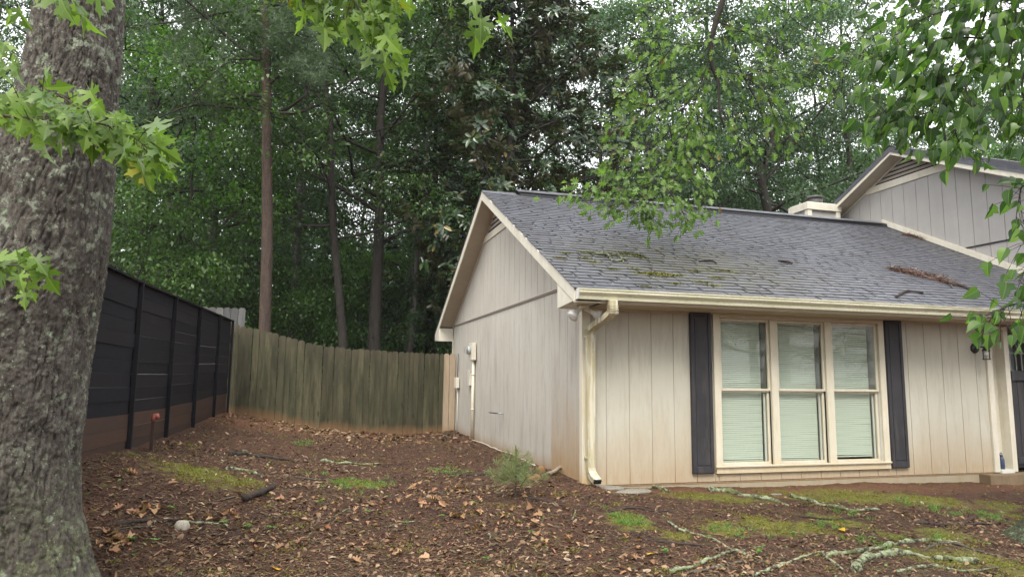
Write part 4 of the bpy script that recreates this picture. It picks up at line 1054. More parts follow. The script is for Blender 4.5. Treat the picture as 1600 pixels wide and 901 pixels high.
B2 = [([A(1112, 85, 9.6), A(1095, 130, 9.6), A(1078, 190, 9.6), A(1070, 240, 9.5), A(1058, 275, 9.4), A(1020, 310, 9.2), A(985, 342, 9.1)], 56),
      ([A(1095, 120, 9.6), A(1045, 150, 9.5), A(1000, 190, 9.4), A(955, 200, 9.3)], 46), ([A(1078, 190, 9.6), A(1030, 215, 9.5), A(985, 240, 9.4), A(950, 260, 9.3)], 44),
      ([A(1068, 235, 9.5), A(1085, 270, 9.3), A(1100, 300, 9.2), A(1095, 325, 9.2)], 34), ([A(1058, 275, 9.4), A(1000, 290, 9.2), A(940, 295, 9.0), A(890, 305, 8.9)], 46),
      ([A(1020, 310, 9.2), A(980, 315, 9.0), A(945, 325, 8.95)], 36), ([A(1000, 310, 9.1), A(1010, 335, 9.0), A(1030, 350, 9.0)], 26), ([A(1040, 292, 9.2), A(1060, 320, 9.0), A(1075, 345, 9.0)], 30),
      ([A(1125, 60, 9.6), A(1070, 70, 9.5), A(1020, 60, 9.4), A(985, 80, 9.4)], 40), ([A(1112, 20, 9.6), A(1060, 20, 9.5), A(1010, 10, 9.4)], 34), ([A(1050, 75, 9.5), A(1020, 110, 9.4), A(990, 140, 9.4)], 34),
      ([A(1125, 170, 9.5), A(1150, 210, 9.4), A(1160, 240, 9.4)], 22), ([A(1120, 110, 9.6), A(1160, 120, 9.5), A(1200, 150, 9.5), A(1230, 200, 9.5)], 40), ([A(1160, 120, 9.5), A(1200, 110, 9.5), A(1260, 120, 9.6), A(1300, 150, 9.6)], 40),
      ([A(1150, -30, 9.6), A(1200, 0, 9.7), A(1260, 45, 9.8), A(1330, 82, 9.8), A(1360, 90, 9.8)], 40), ([A(1200, 0, 9.7), A(1240, -10, 9.7), A(1300, 10, 9.7)], 26), ([A(1078, 190, 9.6), A(1045, 240, 9.5), A(1010, 265, 9.4), A(960, 285, 9.3)], 44),
      ([A(1110, 30, 9.6), A(1150, 45, 9.6), A(1190, 60, 9.6), A(1230, 85, 9.6)], 36), ([A(1100, 130, 9.6), A(1060, 170, 9.5), A(1010, 165, 9.4), A(975, 150, 9.4)], 40), ([A(1085, 170, 9.6), A(1100, 215, 9.5), A(1120, 260, 9.4)], 34),
      ([A(1200, 150, 9.5), A(1215, 190, 9.5), A(1250, 230, 9.5)], 24), ([A(1260, 120, 9.6), A(1300, 90, 9.6), A(1350, 110, 9.6), A(1390, 150, 9.6)], 34)]
for pts, n in B2: obranch(pts, n)
OK_.finish(ok)

# ------------------------------------------------------------------ broad-leaved tree at the right edge, its root flare in the corner
rt0 = gp(1694, 846); rt0[2] = Gs(rt0[0], rt0[1])
rt = empty('broadleaf_tree', tuple(rt0), label='tree with dark broad leaves and mossy root flare at the right edge', cat='tree')
ro = np.array(rt0)
bark_trunk([np.array(q) for q in [(0, 0, -.3), (0, 0, .05), (.02, 0, .3), (.06, 0, .7), (.14, .0, 1.6), (.22, .05, 2.6), (.3, .1, 4.2), (.3, .0, 6.0), (.2, -.1, 8.2), (.1, 0, 10.5)]], [.40, .33, .25, .21, .19, .175, .15, .13, .10, .05], 260, 420, 'trunk', m_bark_moss, rt,
           [(pi + .15, .45, .40, .42, .0), (pi - .35, .3, .40, .30, .0), (pi + 1.1, .35, .26, .15, 0), (pi - .8, .4, .22, .15, 0), (.4, .5, .2, .2, 0), (-1.0, .35, .2, .2, 0)], s=21, ridge=.022)
RT = Leaves(leaf_set('ovate', L_right, 6, stem=.3) + leaf_set('red', L_right, 2, stem=.3), L_right)
def RB(pts, rads):
    P = pathpts(pts); MB().tube([q - ro for q in P], list(np.interp(np.linspace(0, 1, len(P)), np.linspace(0, 1, len(rads)), rads)), 8).build('limb', m_bark_dark, rt, True)
RB([ro + np.array([.25, .06, 2.9]), A(1680, -20, 4.9), A(1600, -60, 4.8), A(1540, -60, 4.7)], [.07, .05, .03, .015])
RB([ro + np.array([.28, .08, 3.4]), A(1720, 300, 4.9), A(1640, 330, 4.7), A(1600, 345, 4.6)], [.05, .03, .015, .008])
def rb(pts, n, size=.092, dr=1.0, spread=.1): twig(rt, ro, pts, .007, .002, RT, n, size, dr, spread, .05, .11, .4, 'branch', m_bark_dark)
for pts, n in (([A(1560, -40, 4.7), A(1540, 40, 4.7), A(1500, 110, 4.7), A(1470, 150, 4.6), A(1450, 180, 4.6)], 30), ([A(1530, 60, 4.7), A(1470, 60, 4.7), A(1420, 80, 4.7), A(1370, 90, 4.7)], 30),
               ([A(1590, -30, 4.7), A(1500, 10, 4.7), A(1440, 30, 4.7), A(1385, 60, 4.7)], 26), ([A(1500, 110, 4.7), A(1440, 140, 4.7), A(1400, 165, 4.6), A(1385, 185, 4.6)], 32),
               ([A(1590, 20, 4.6), A(1575, 80, 4.6), A(1560, 140, 4.5), A(1555, 190, 4.5)], 30), ([A(1500, 120, 4.7), A(1510, 170, 4.6), A(1500, 205, 4.6), A(1500, 235, 4.5)], 22), ([A(1470, 170, 4.6), A(1430, 180, 4.6), A(1405, 195, 4.6)], 20),
               ([A(1620, 60, 4.5), A(1600, 120, 4.5), A(1590, 170, 4.5), A(1585, 220, 4.4)], 24), ([A(1540, 30, 4.7), A(1560, 0, 4.7), A(1600, 20, 4.7)], 20), ([A(1620, -30, 4.5), A(1560, -10, 4.6), A(1500, -20, 4.6)], 20),
               ([A(1640, 330, 4.6), A(1610, 290, 4.5), A(1590, 310, 4.5), A(1580, 340, 4.5)], 12), ([A(1660, 340, 4.6), A(1625, 360, 4.5), A(1600, 385, 4.5)], 7), ([A(1660, 350, 4.6), A(1630, 440, 4.4), A(1600, 470, 4.35), A(1570, 480, 4.3), A(1550, 500, 4.3)], 22), ([A(1640, 420, 4.4), A(1610, 400, 4.4), A(1600, 440, 4.35)], 8),
               ([A(1480, 100, 4.7), A(1460, 130, 4.7), A(1430, 120, 4.7)], 14), ([A(1640, 80, 4.9), A(1590, 60, 4.9), A(1540, 90, 4.9), A(1520, 130, 4.9)], 26), ([A(1640, -60, 4.9), A(1560, -40, 5.0), A(1480, -20, 5.0), A(1420, 10, 5.0)], 30), ([A(1640, 20, 5.0), A(1590, 30, 5.0), A(1570, 80, 5.0)], 22), ([A(1480, -20, 5.0), A(1420, 20, 5.0), A(1370, 40, 5.0), A(1320, 75, 5.0)], 20), ([A(1420, 80, 4.8), A(1380, 100, 4.8), A(1345, 130, 4.8)], 14)):
    rb([q + RV * random.uniform(-.04, .04) for q in pts], int(n * 2.2), spread=.17)
RT.finish(rt)

# ------------------------------------------------------------------ forest behind
def leaf_cloud(name, P, Dn, Nn, L, Wd, mat, parent, kind=None, fine=False):
    """P (n,3) bases, Dn directions, Nn normals, L and Wd (n,)"""
    S_ = np.cross(Dn, Nn); S_ /= np.linalg.norm(S_, axis=1)[:, None] + 1e-9; Nn = np.cross(S_, Dn)
    L = L[:, None]; Wd = Wd[:, None]
    if fine:
        V = np.stack([P, P + Dn * L * .35 + S_ * Wd * .5 + Nn * Wd * .15, P + Dn * L * .72 + S_ * Wd * .42 + Nn * Wd * .1 - UP * L * .05, P + Dn * L - UP * L * .16, P + Dn * L * .72 - S_ * Wd * .42 + Nn * Wd * .1 - UP * L * .05, P + Dn * L * .35 - S_ * Wd * .5 + Nn * Wd * .15], 1).reshape(-1, 3)
        i = np.arange(len(P))[:, None] * 6; Fq = np.concatenate([i + np.array([[0, 1, 2, 3]]), i + np.array([[0, 3, 4, 5]])], 0)
    else:
        V = np.stack([P, P + Dn * L * .45 + S_ * Wd * .5 + Nn * Wd * .12, P + Dn * L - UP * L * .15, P + Dn * L * .45 - S_ * Wd * .5 + Nn * Wd * .12], 1).reshape(-1, 3)
        Fq = np.arange(len(P))[:, None] * 4 + np.array([[0, 1, 2, 3]])
    return link(name, np_mesh(name, V, Fq, 4), mat, parent, kind=kind)
def unit(a): return a / (np.linalg.norm(a, axis=-1, keepdims=True) + 1e-9)
def crown_leaves(clumps, per, rad, L, rs, flat=.38):
    C = np.array(clumps); n = len(C) * per
    P = np.repeat(C, per, 0) + rs.normal(0, 1, (n, 3)) * np.array([rad, rad, rad * flat]) * (.5 + .6 * rs.rand(n, 1))
    out = unit(P - np.repeat(C, per, 0)); Dn = unit(out * .8 + rs.normal(0, .5, (n, 3)) - np.array([0, 0, .35])); Nn = unit(np.array([0, 0, 1.]) + rs.normal(0, .55, (n, 3)))
    l = L * rs.uniform(.65, 1.25, n); return P, Dn, Nn, l
def make_tree(name, base, H, R, cb, r0, mat_l, mat_b, seed, label, group=None, nlimb=16, per=26, L=.15, lean=(0, 0), rad=.36, cat='tree', top=1.0, dens=1.0, bend=.25, asp=.62):
    rs = np.random.RandomState(seed); rd = random.Random(seed)
    base = np.array([base[0], base[1], Gs(base[0], base[1]) if abs(base[0]) < 8 and base[1] < 12 else .25])
    t = empty(name, tuple(base), label=label, cat=cat, group=group)
    n = 10; tp = [np.array([lean[0] * k / n + rs.normal(0, bend * .3) * (k > 0), lean[1] * k / n + rs.normal(0, bend * .3) * (k > 0), H * k / n * .96 - (.3 if k == 0 else 0)]) for k in range(n + 1)]
    P = pathpts(tp); rr = [r0 * (1.25 if i == 0 else 1) * (1 - .86 * (i / (len(P) - 1)) ** .9) for i in range(len(P))]
    MB().tube(P, rr, 10).build('trunk', mat_b, t, True)
    lb = MB(); cl = []
    for i in range(nlimb):
        h = cb + (H * .97 - cb) * ((i + rd.random() * .6) / nlimb); f = h / (H * .96); k = min(int(f * (len(P) - 1)), len(P) - 1); q0 = P[k]
        u = (h - cb) / max(.1, H - cb); prof = (math.sin(pi * min(1, .22 + .78 * u) ** .85) ** .6) if u < 1 else .2
        Lm = R * prof * rd.uniform(.75, 1.1) + .4; az = i * 2.4 + rd.uniform(-.5, .5); el = rd.uniform(.05, .5) + .5 * u
        d = np.array([cos(az) * cos(el), sin(az) * cos(el), sin(el)]); pts = [q0]
        for s_ in range(4): pts.append(pts[-1] + d * Lm / 4 + rs.normal(0, .05 * Lm, 3)); d = unit(d + rs.normal(0, .15, 3) - np.array([0, 0, .06]))
        lp = pathpts(pts); lr = max(.02, rr[k] * .42); lb.tube(lp, list(np.linspace(lr, .012, len(lp))), 5, False)
        for s_ in range(6):
            j = int(len(lp) * (.25 + .72 * (s_ + rd.random()) / 6)); j = min(j, len(lp) - 1)
            tan = unit(lp[min(j + 1, len(lp) - 1)] - lp[max(j - 1, 0)]); side = unit(np.cross(tan, UP) * (1 if s_ % 2 else -1) + rs.normal(0, .35, 3) + tan * .6); Ls = Lm * .34 * rd.uniform(.6, 1.2) + .25
            e = lp[j] + side * Ls; lb.tube([lp[j], (lp[j] + e) / 2 + rs.normal(0, .05, 3), e], [lr * .35 + .006, .012, .006], 4, False)
            for u_ in (.45, .8, 1.05): cl.append(lp[j] + side * Ls * u_ + rs.normal(0, .12, 3))
        cl.append(lp[-1])
    lb.build('limbs', mat_b, t, True, kind='stuff')
    Pp, Dn, Nn, l = crown_leaves(cl, max(4, int(per * dens)), rad, L, rs)
    leaf_cloud('crown', Pp, Dn, Nn, l, l * asp, mat_l, t, 'stuff')
    return t
def BP(px, depth): q = at(px, 560, depth); return (q[0], q[1])
def copytree(src, loc, rot, sc, label, group=None):
    r = src.copy(); COL.objects.link(r); r.location = loc; r.rotation_euler = (0, 0, rot); r.scale = (sc, sc, sc); r['label'] = label
    if group: r['group'] = group
    for c_ in list(src.children):
        k = c_.copy(); COL.objects.link(k); k.parent = r
    return r
# near row: trees whose trunks can be told apart above the fence
pine = empty('pine_tree', (*BP(416, 17.5), .3), label='tall straight reddish pine trunk rising behind the wood fence', cat='tree')
pb = np.array(pine.location)
Pt = [at(415.5, 540, 17.5), at(417, 400, 17.5), at(417, 250, 17.5), at(416, 100, 17.5), at(413, 0, 17.5), at(412, -300, 17.5), at(414, -600, 17.6)]
Pt[0][2] = .0
MB().tube([q - pb for q in pathpts(Pt)], list(np.interp(np.linspace(0, 1, 25), [0, .25, .6, 1], [.155, .132, .11, .07])), 14).build('trunk', m_bark_pine, pine, True)
lb = MB(); ndl = []
rs = np.random.RandomState(5)
NL = [0]
def plimb(pts, r=.05, tufts=True):
    P = pathpts(pts); NL[0] += 1
    if NL[0] <= 10: MB().tube([q - pb for q in P], list(np.linspace(r, .012, len(P))), 8, True).build('limb', m_bark_dark, pine, True)
    else: lb.tube([q - pb for q in P], list(np.linspace(r, .012, len(P))), 6, False)
    for q in P[len(P) // 2:]:
        for _ in range(2):
            e = q + rs.normal(0, .35, 3) + np.array([0, 0, .1]); lb.tube([q - pb, e - pb], [.012, .006], 4, False); 
            if tufts: ndl.append(e)
for pts in ([(417, 175), (445, 172), (475, 150), (495, 118), (520, 105)], [(417, 172), (360, 168), (300, 165), (235, 190)], [(415, 150), (380, 150), (330, 165), (300, 150)], [(413, 95), (370, 70), (330, 35), (290, 0), (260, -30)],
            [(414, 140), (440, 115), (480, 100)], [(412, 95), (380, 92), (350, 95)], [(413, 15), (360, 18), (270, 35), (180, 42)], [(413, 5), (450, 8), (500, -10)], [(417, 175), (470, 175), (530, 145), (560, 120)], [(413, 60), (450, 50), (490, 60)]):
    plimb([at(x, y, 17.5 + rs.uniform(-.4, .4) * i) for i, (x, y) in enumerate(pts)])
for k in range(26):
    z = rs.uniform(11.5, 20); a = rs.uniform(0, 6.3); q0 = np.array([pb[0] - .1, pb[1], z]); Lr = rs.uniform(1.2, 3.2) * (1 if z < 17 else .6)
    plimb([q0, q0 + np.array([cos(a), sin(a), .15]) * Lr * .5, q0 + np.array([cos(a), sin(a), .25]) * Lr], .04)
for c_, sp, n in (((470, 75), (48, 38), 70), ((440, 40), (30, 30), 30), ((300, 60), (60, 40), 40), ((500, 110), (30, 22), 30), ((360, 20), (50, 25), 30)):
    for _ in range(n): ndl.append(at(c_[0] + rs.normal() * sp[0] * .6, c_[1] + rs.normal() * sp[1] * .6, 17.3 + rs.normal() * .8))
lb.build('limbs', m_bark_dark, pine, True, kind='stuff')
C = np.array(ndl) - pb; n = len(C) * 42; Pp = np.repeat(C, 42, 0) + rs.normal(0, .05, (n, 3)); Dn = unit(rs.normal(0, 1, (n, 3)) + np.array([0, 0, .5]))
leaf_cloud('needles', Pp, Dn, unit(rs.normal(0, 1, (n, 3))), rs.uniform(.14, .24, n), np.full(n, .013), L_pine, pine, 'stuff')

T = make_tree
T('hardwood_tree', BP(545, 19.5), 17, 4.2, 5.0, .145, L_mid, m_bark_dark, 31, 'slim dark tree leaning behind the wood fence, right of the pine', lean=(-1.6, 0), nlimb=20, per=46, L=.125, rad=.37)
T('hardwood_tree', BP(583, 20.5), 19, 4.6, 5.4, .22, L_dark, m_bark_dark, 32, 'thickest dark upright trunk behind the middle of the wood fence', nlimb=22, per=46, L=.125, bend=.1)
T('hardwood_tree', BP(456, 25), 19, 4.5, 4.6, .20, L_mid, m_bark_grey, 33, 'slim pale grey trunk just right of the tall pine', nlimb=20, per=44, L=.14, bend=.12)
T('hardwood_tree', BP(318, 24), 17, 5.0, 4.6, .24, L_grey, m_bark_grey, 34, 'grey trunk behind the silver grey pickets left of the pine', nlimb=22, per=44, L=.14, bend=.12)
T('hardwood_tree', BP(672, 24), 15, 3.0, 6.6, .20, L_dark, m_bark_dark, 35, 'dark trunk just left of the gable eave', nlimb=16, per=44, L=.12, bend=.12)
T('hardwood_tree', BP(636, 22), 13, 2.6, 6.0, .12, L_mid, m_bark_grey, 36, 'thin pale leaning trunk between two dark trunks left of the gable', lean=(.8, 0), nlimb=14, per=40, L=.12)
T('hardwood_tree', BP(205, 22), 16, 5.0, 3.6, .25, L_mid, m_bark_dark, 37, 'leafy green tree rising directly behind the black fence', nlimb=20, per=38, L=.13)
T('hardwood_tree', BP(60, 19), 15, 4.5, 2.4, .22, L_grey, m_bark_dark, 38, 'greyish green tree seen left of the huge trunk', nlimb=20, per=40, L=.13)
T('hardwood_tree', BP(1215, 25), 15, 4.6, 6.2, .32, L_grey, m_bark_dark, 39, 'forked dark limbed tree behind the ridge, left of the chimney', nlimb=20, per=60, L=.13, bend=.7)
T('hardwood_tree', BP(1120, 31), 23, 5.6, 6.0, .28, L_grey, m_bark_dark, 40, 'tall pale green tree behind the hanging oak branch', nlimb=28, per=56, L=.15)
T('hardwood_tree', BP(1020, 27), 17, 4.4, 4.4, .22, L_grey, m_bark_dark, 41, 'green tree behind the ridge between magnolia and hanging oak branch', nlimb=20, per=44, L=.14)
T('hardwood_tree', BP(1340, 33), 21, 5.8, 5.0, .30, L_grey, m_bark_dark, 42, 'pale green tree rising behind the chimney', nlimb=26, per=56, L=.155)
T('hardwood_tree', BP(1500, 36), 17, 5.5, 5.0, .28, L_light, m_bark_dark, 43, 'yellowish green tree behind the louvred vent gable', nlimb=20, per=44, L=.15)
T('hardwood_tree', BP(1660, 30), 14, 5.0, 3.4, .26, L_grey, m_bark_dark, 44, 'green tree behind the neighbouring roof at the right edge', nlimb=18, per=40, L=.15)
T('hardwood_tree', BP(285, 20.5), 12, 2.8, 6.2, .10, L_light, m_bark_dark, 45, 'bright lime green crown beside the huge trunk, left of the pine', nlimb=12, per=34, L=.13)
# understorey saplings behind the fences
for i, (px, dp, H, Rr, mt_, lb_) in enumerate([(235, 18.5, 4.6, 2.2, L_mid, 'low leafy sapling behind the black fence'), (352, 20.5, 4.4, 2.0, L_dark, 'low sapling behind the grey pickets'), (490, 21.5, 3.9, 1.9, L_mid, 'bushy sapling between the pine and the leaning trunk'),
        (565, 24.0, 4.8, 2.2, L_light, 'brighter sapling between the leaning trunk and the thick trunk'), (620, 22.5, 3.8, 1.8, L_dark, 'dark sapling behind the right part of the wood fence'), (700, 23.5, 5.0, 2.0, L_mid, 'sapling half hidden by the gable eave'), (385, 26.5, 6.5, 2.4, L_light, 'brighter sapling directly left of the pine trunk'), (140, 17, 6, 2.6, L_mid, 'sapling between the huge trunk and the black fence top')]):
    T('sapling', BP(px, dp), H, Rr, .5, .05, mt_, m_bark_dark, 60 + i, lb_, nlimb=14, per=34, L=.105, rad=.30)

# magnolia: whorls of large glossy leaves
mg0 = (*BP(790, 21.0), .15)
mg = empty('magnolia_tree', mg0, label='big dark magnolia with glossy leaves behind the gable roof', cat='tree')
rs = np.random.RandomState(77); rd = random.Random(3)
MB().tube([(0, 0, -.3), (.1, 0, 2), (0, .1, 5), (.1, 0, 9), (.1, .1, 14.5)], [.30, .26, .20, .13, .03], 12).build('trunk', m_bark_dark, mg, True)
lb = MB(); ro_ = []
for i in range(58):
    h = 2.6 + 13.0 * (i + rd.random()) / 58; u = (h - 2.6) / 13.0; R_ = 4.0 * (1 - u ** 2.4) * rd.uniform(.72, 1.12) + .4
    if u < .25: R_ *= .8
    az = i * 2.4 + rd.uniform(-.4, .4); d = np.array([cos(az), sin(az), rd.uniform(-.05, .35)]); q = np.array([.05, .05, h]); pts = [q + d * R_ * t + rs.normal(0, .10, 3) + UP * R_ * .12 * t * t for t in (0, .25, .5, .75, 1)]
    lp = pathpts(pts); lb.tube(lp, list(np.linspace(.07 * (1 - u) + .02, .012, len(lp))), 5, False)
    for s_ in range(12):
        j = int(len(lp) * (.22 + .76 * (s_ + rd.random()) / 12)); j = min(j, len(lp) - 1); side = unit(rs.normal(0, 1, 3) + d * .7 + UP * .1); Ls = rd.uniform(.3, 1.0)
        e = lp[j] + side * Ls; lb.tube([lp[j], e], [.014, .007], 4, False)
        for _ in range(4): ro_.append((e + rs.normal(0, .22, 3) * (1 if _ else 0), unit(side * .6 + UP * .55 + rs.normal(0, .3, 3))))
lb.build('limbs', m_bark_dark, mg, True, kind='stuff')
C = np.array([a for a, b_ in ro_]); Ax = np.array([b_ for a, b_ in ro_]); K = 11
Pc = np.repeat(C, K, 0); Axr = np.repeat(Ax, K, 0); n = len(Pc); rv = unit(rs.normal(0, 1, (n, 3))); rad_ = unit(rv - Axr * (rv * Axr).sum(1)[:, None]); Dn = unit(rad_ + Axr * rs.uniform(-.15, .6, (n, 1)))
leaf_cloud('crown', Pc + Dn * .02 + rs.normal(0, .03, (n, 3)), Dn, unit(Axr + rs.normal(0, .2, (n, 3))), rs.uniform(.18, .28, n), rs.uniform(.075, .11, n), L_mag, mg, 'stuff', fine=True)

# mid and far rows: copies of a few mature trees
protos = [T('forest_tree', BP(380, 32), 21, 5.6, 2.4, .26, L_mid, m_bark_dark, 81, 'broad green forest tree far behind the pine', 'distant forest trees', 24, 66, .155, rad=.46),
          T('forest_tree', BP(500, 34), 22, 5.8, 3.0, .26, L_dark, m_bark_dark, 82, 'dark forest tree far behind the leaning trunk', 'distant forest trees', 24, 66, .155, rad=.46),
          T('forest_tree', BP(250, 30), 20, 5.6, 2.6, .24, L_grey, m_bark_grey, 83, 'grey green forest tree far behind the black fence', 'distant forest trees', 24, 66, .155, rad=.46)]
i = 0
where = {640: 'far behind the thin pale leaning trunk', 130: 'far behind the black fence near the huge trunk', -60: 'beyond the left edge', 720: 'behind the magnolia on its left', 860: 'behind the magnolia on its right', 940: 'far between magnolia and hanging oak branch'}
for px, dp, sc, w_ in [(1060, 36, .9, 'far behind the hanging oak branch on its left'), (1180, 36, .9, 'far behind the forked tree'), (1290, 37, .9, 'far behind the chimney'), (1420, 40, .9, 'far behind the peak of the neighbouring gable'), (1570, 42, .85, 'far behind the neighbouring roof at the right')]:
    q = BP(px, dp); copytree(protos[(1, 2, 0, 2, 0)[i % 5]], (q[0], q[1], .2), rd.uniform(0, 6), sc, 'distant forest tree ' + w_, 'distant forest trees'); i += 1
for px, dp, sc in [(640, 32, .95), (720, 36, 1.05), (860, 35, 1.0), (940, 33, .95), (130, 33, .9), (-60, 30, .95), (20, 38, 1.0)]:
    q = BP(px, dp); copytree(protos[i % 3], (q[0], q[1], .2), rd.uniform(0, 6), sc, 'distant forest tree ' + where.get(px, 'seen in the gap left of the huge trunk')); i += 1
for px, dp, sc in [(-150, 40, 1), (80, 48, 1.1), (200, 44, 1), (310, 46, 1), (430, 45, 1.05), (560, 44, .95), (680, 48, 1.1), (800, 46, 1), (1000, 44, .9), (1100, 50, .95), (1230, 46, .85), (1380, 50, .9), (1520, 48, .7), (1650, 44, .7), (1800, 40, .8)]:
    q = BP(px, dp); copytree(protos[i % 3], (q[0], q[1], .2), rd.uniform(0, 6), sc, 'distant tree blending into the wood behind the nearer trees', 'far wood trees'); i += 1
for k, (x, y) in enumerate([(-14, -20), (-6, -24), (1, -19), (8, -22), (15, -18), (22, -22), (-21, -24), (30, -17)]):
    copytree(protos[k % 3], (x, y, -.5), k * 1.7, .8, 'tree standing across the yard behind the photographer', 'trees behind the photographer')
# far wood that reads as one mass, low to the ground
rs = np.random.RandomState(5); n = 120000; a = rs.uniform(-1.0, .9, n); d = rs.uniform(50, 70, n); z = rs.rand(n) ** 1.2 * 19
Pp = np.stack([CAM[0] + np.sin(a + .28) * d, CAM[1] + np.cos(a + .28) * d, z], 1)
z2 = fbm(Pp * .22, 3, 4); keep = z < 5 + 24 * np.clip(z2 - .22, 0, 1) * 1.6; Pp = Pp[keep]; n = len(Pp)
leaf_cloud('far_wood', Pp, unit(rs.normal(0, 1, (n, 3))), unit(rs.normal(0, 1, (n, 3)) + UP), rs.uniform(.5, 1.0, n), rs.uniform(.35, .6, n), L_grey, None, 'stuff').update_tag()
# low ground cover behind the fence
n = 26000; x = rs.uniform(-14, 6, n); y = 9 + rs.rand(n) ** 1.4 * 16; h = np.clip(fbm(np.stack([x, y, x * 0], 1) * .7, 3, 8) - .25, 0, 1) * 4.2
Pp = np.stack([x, y, .2 + rs.rand(n) * h], 1); leaf_cloud('undergrowth', Pp, unit(rs.normal(0, 1, (n, 3))), unit(rs.normal(0, .6, (n, 3)) + UP), rs.uniform(.09, .17, n), rs.uniform(.06, .10, n), L_dark, None, 'stuff')

# ------------------------------------------------------------------ litter on the ground
def scatter(n, seed, near=True):
    """random ground points inside the yard, denser towards the camera"""
    rs = np.random.RandomState(seed); out = []
    d = 4.3 + (rs.rand(n) ** 1.7) * 13; t = rs.uniform(-.80, .80, n)
    P = CAM[None] + (FV * np.array([1, 1, 0]))[None] * d[:, None] + RV[None] * (t * d)[:, None]
    x, y = P[:, 0], P[:, 1]
    ok_ = (x > bfx(y) + .06) & ((y < -.05) | ((x < -.05) & (y < 7.55))) & (x < 7.5) & ~((x > 6.0) & (y > -.25)) & (np.hypot(x + 4.7, y + 3.08) > .5)
    return x[ok_], y[ok_], rs
def on_ground(x, y): return G(x, y)
def litter(name, n, seed, Ls, Ws, mat, tilt=.25, bend=.3, mask=None, lift=.004, flat=False):
    x, y, rs = scatter(n, seed)
    if mask is not None: k = rs.rand(len(x)) < mask(x, y); x, y = x[k], y[k]
    n = len(x); z = on_ground(x, y) + lift; a = rs.uniform(0, 2 * pi, n); Dn = np.stack([np.cos(a), np.sin(a), rs.normal(0, tilt, n)], 1); Dn = unit(Dn)
    Nn = unit(np.stack([rs.normal(0, tilt, n), rs.normal(0, tilt, n), np.ones(n)], 1)); S_ = unit(np.cross(Dn, Nn)); Nn = np.cross(S_, Dn)
    L = rs.uniform(*Ls, n)[:, None]; Wd = rs.uniform(*Ws, n)[:, None]; P = np.stack([x, y, z + np.abs(rs.normal(0, .006, n))], 1); b = (Nn * L * bend * rs.uniform(-.3, 1, (n, 1)))
    if flat:
        V = np.stack([P - Dn * L / 2 - S_ * Wd * .35, P + Dn * L / 2 - S_ * Wd * .5, P + Dn * L / 2 + S_ * Wd * .3, P - Dn * L / 2 + S_ * Wd * .45], 1).reshape(-1, 3)
        return link(name, np_mesh(name, V, np.arange(n * 4).reshape(n, 4), 4), mat, None, kind='stuff')
    V = np.stack([P - Dn * L / 2 - S_ * Wd * .35, P - S_ * Wd / 2 + b * .5, P + Dn * L / 2 - S_ * Wd * .2, P + Dn * L / 2 + S_ * Wd * .25, P + S_ * Wd / 2 + b * .5, P - Dn * L / 2 + S_ * Wd * .3], 1).reshape(-1, 3)
    i = np.arange(n)[:, None] * 6; Fq = np.concatenate([i + np.array([[0, 1, 4, 5]]), i + np.array([[1, 2, 3, 4]])])
    return link(name, np_mesh(name, V, Fq, 4), mat, None, kind='stuff')
nomoss = lambda x, y: np.clip(1.0 - 1.1 * mossf(x, y), .12, 1) * np.where((y > -.9) & (x > .8), .25, 1.)
litter('mulch_chips', 120000, 3, (.012, .045), (.005, .014), m_chip, .3, .1, nomoss, flat=True)
litter('pine_straw', 64000, 4, (.05, .13), (.0015, .0030), m_chip, .15, .12, nomoss, flat=True)
m_lit = leafmat('leaf_litter', [(0, (.055, .020, .011)), (.35, (.13, .050, .024)), (.65, (.22, .10, .050)), (.9, (.36, .21, .13)), (.96, (.46, .33, .24)), (1, (.36, .11, .035))], .6, .05)
drift = lambda x, y: np.clip((fbm(np.stack([x, y, 0 * x], -1) * 1.5, 3, 40) - .38) * 6, .08, 1)
litter('leaf_litter', 21000, 5, (.02, .075), (.012, .038), m_lit, .35, .45, lambda x, y: nomoss(x, y) * drift(x, y))
litter('small_twigs', 2600, 15, (.08, .28), (.004, .009), m_stickd, .12, .10, lambda x, y: .35 + .65 * (x > -1))
litter('pale_twigs', 700, 16, (.06, .20), (.005, .010), m_stick, .15, .12, lambda x, y: .35 + .65 * (x > -1))
litter('leaf_litter_by_fence', 26000, 6, (.05, .12), (.03, .06), m_lit, .35, .4, lambda x, y: .95 * np.clip(1.3 - ell(x, y, (-2.1, 6.4), (3.1, 1.6), -.05), 0, 1), .01)
litter('green_bits', 1500, 8, (.015, .035), (.012, .025), L_weed, .4, .3, lambda x, y: .6 + 0 * x)
litter('lichen_bits', 1500, 9, (.02, .06), (.006, .014), m_lichen, .4, .1, lambda x, y: .6 + 0 * x)

# moss tufts and grass
def tufts(name, pts, nb, spread, hgt, wid, mat, seed, arch=.5):
    rs = np.random.RandomState(seed); C = np.repeat(np.array(pts), nb, 0); n = len(C); x = C[:, 0] + rs.normal(0, spread, n); y = C[:, 1] + rs.normal(0, spread, n); P = np.stack([x, y, G(x, y) - .004], 1)
    Dn = unit(np.stack([rs.normal(0, arch, n), rs.normal(0, arch, n), np.ones(n)], 1)); Nn = unit(rs.normal(0, 1, (n, 3)) * np.array([1, 1, .2]))
    h = rs.uniform(.4, 1, n) * hgt; return leaf_cloud(name, P, Dn, Nn, h, np.full(n, wid), mat, None, 'stuff')
x, y, rs = scatter(60000, 12); f = np.clip((mossf(x, y) + (fbm(np.stack([x, y, 0 * x], 1) * 5, 3, 2) - .44) * 3 - .35) * 1.6, 0, 1); k = rs.rand(len(x)) < f * .8; 
tufts('moss_cushions', np.stack([x[k], y[k]], 1), 11, .028, .036, .007, m_moss, 3, .7)
gr = []
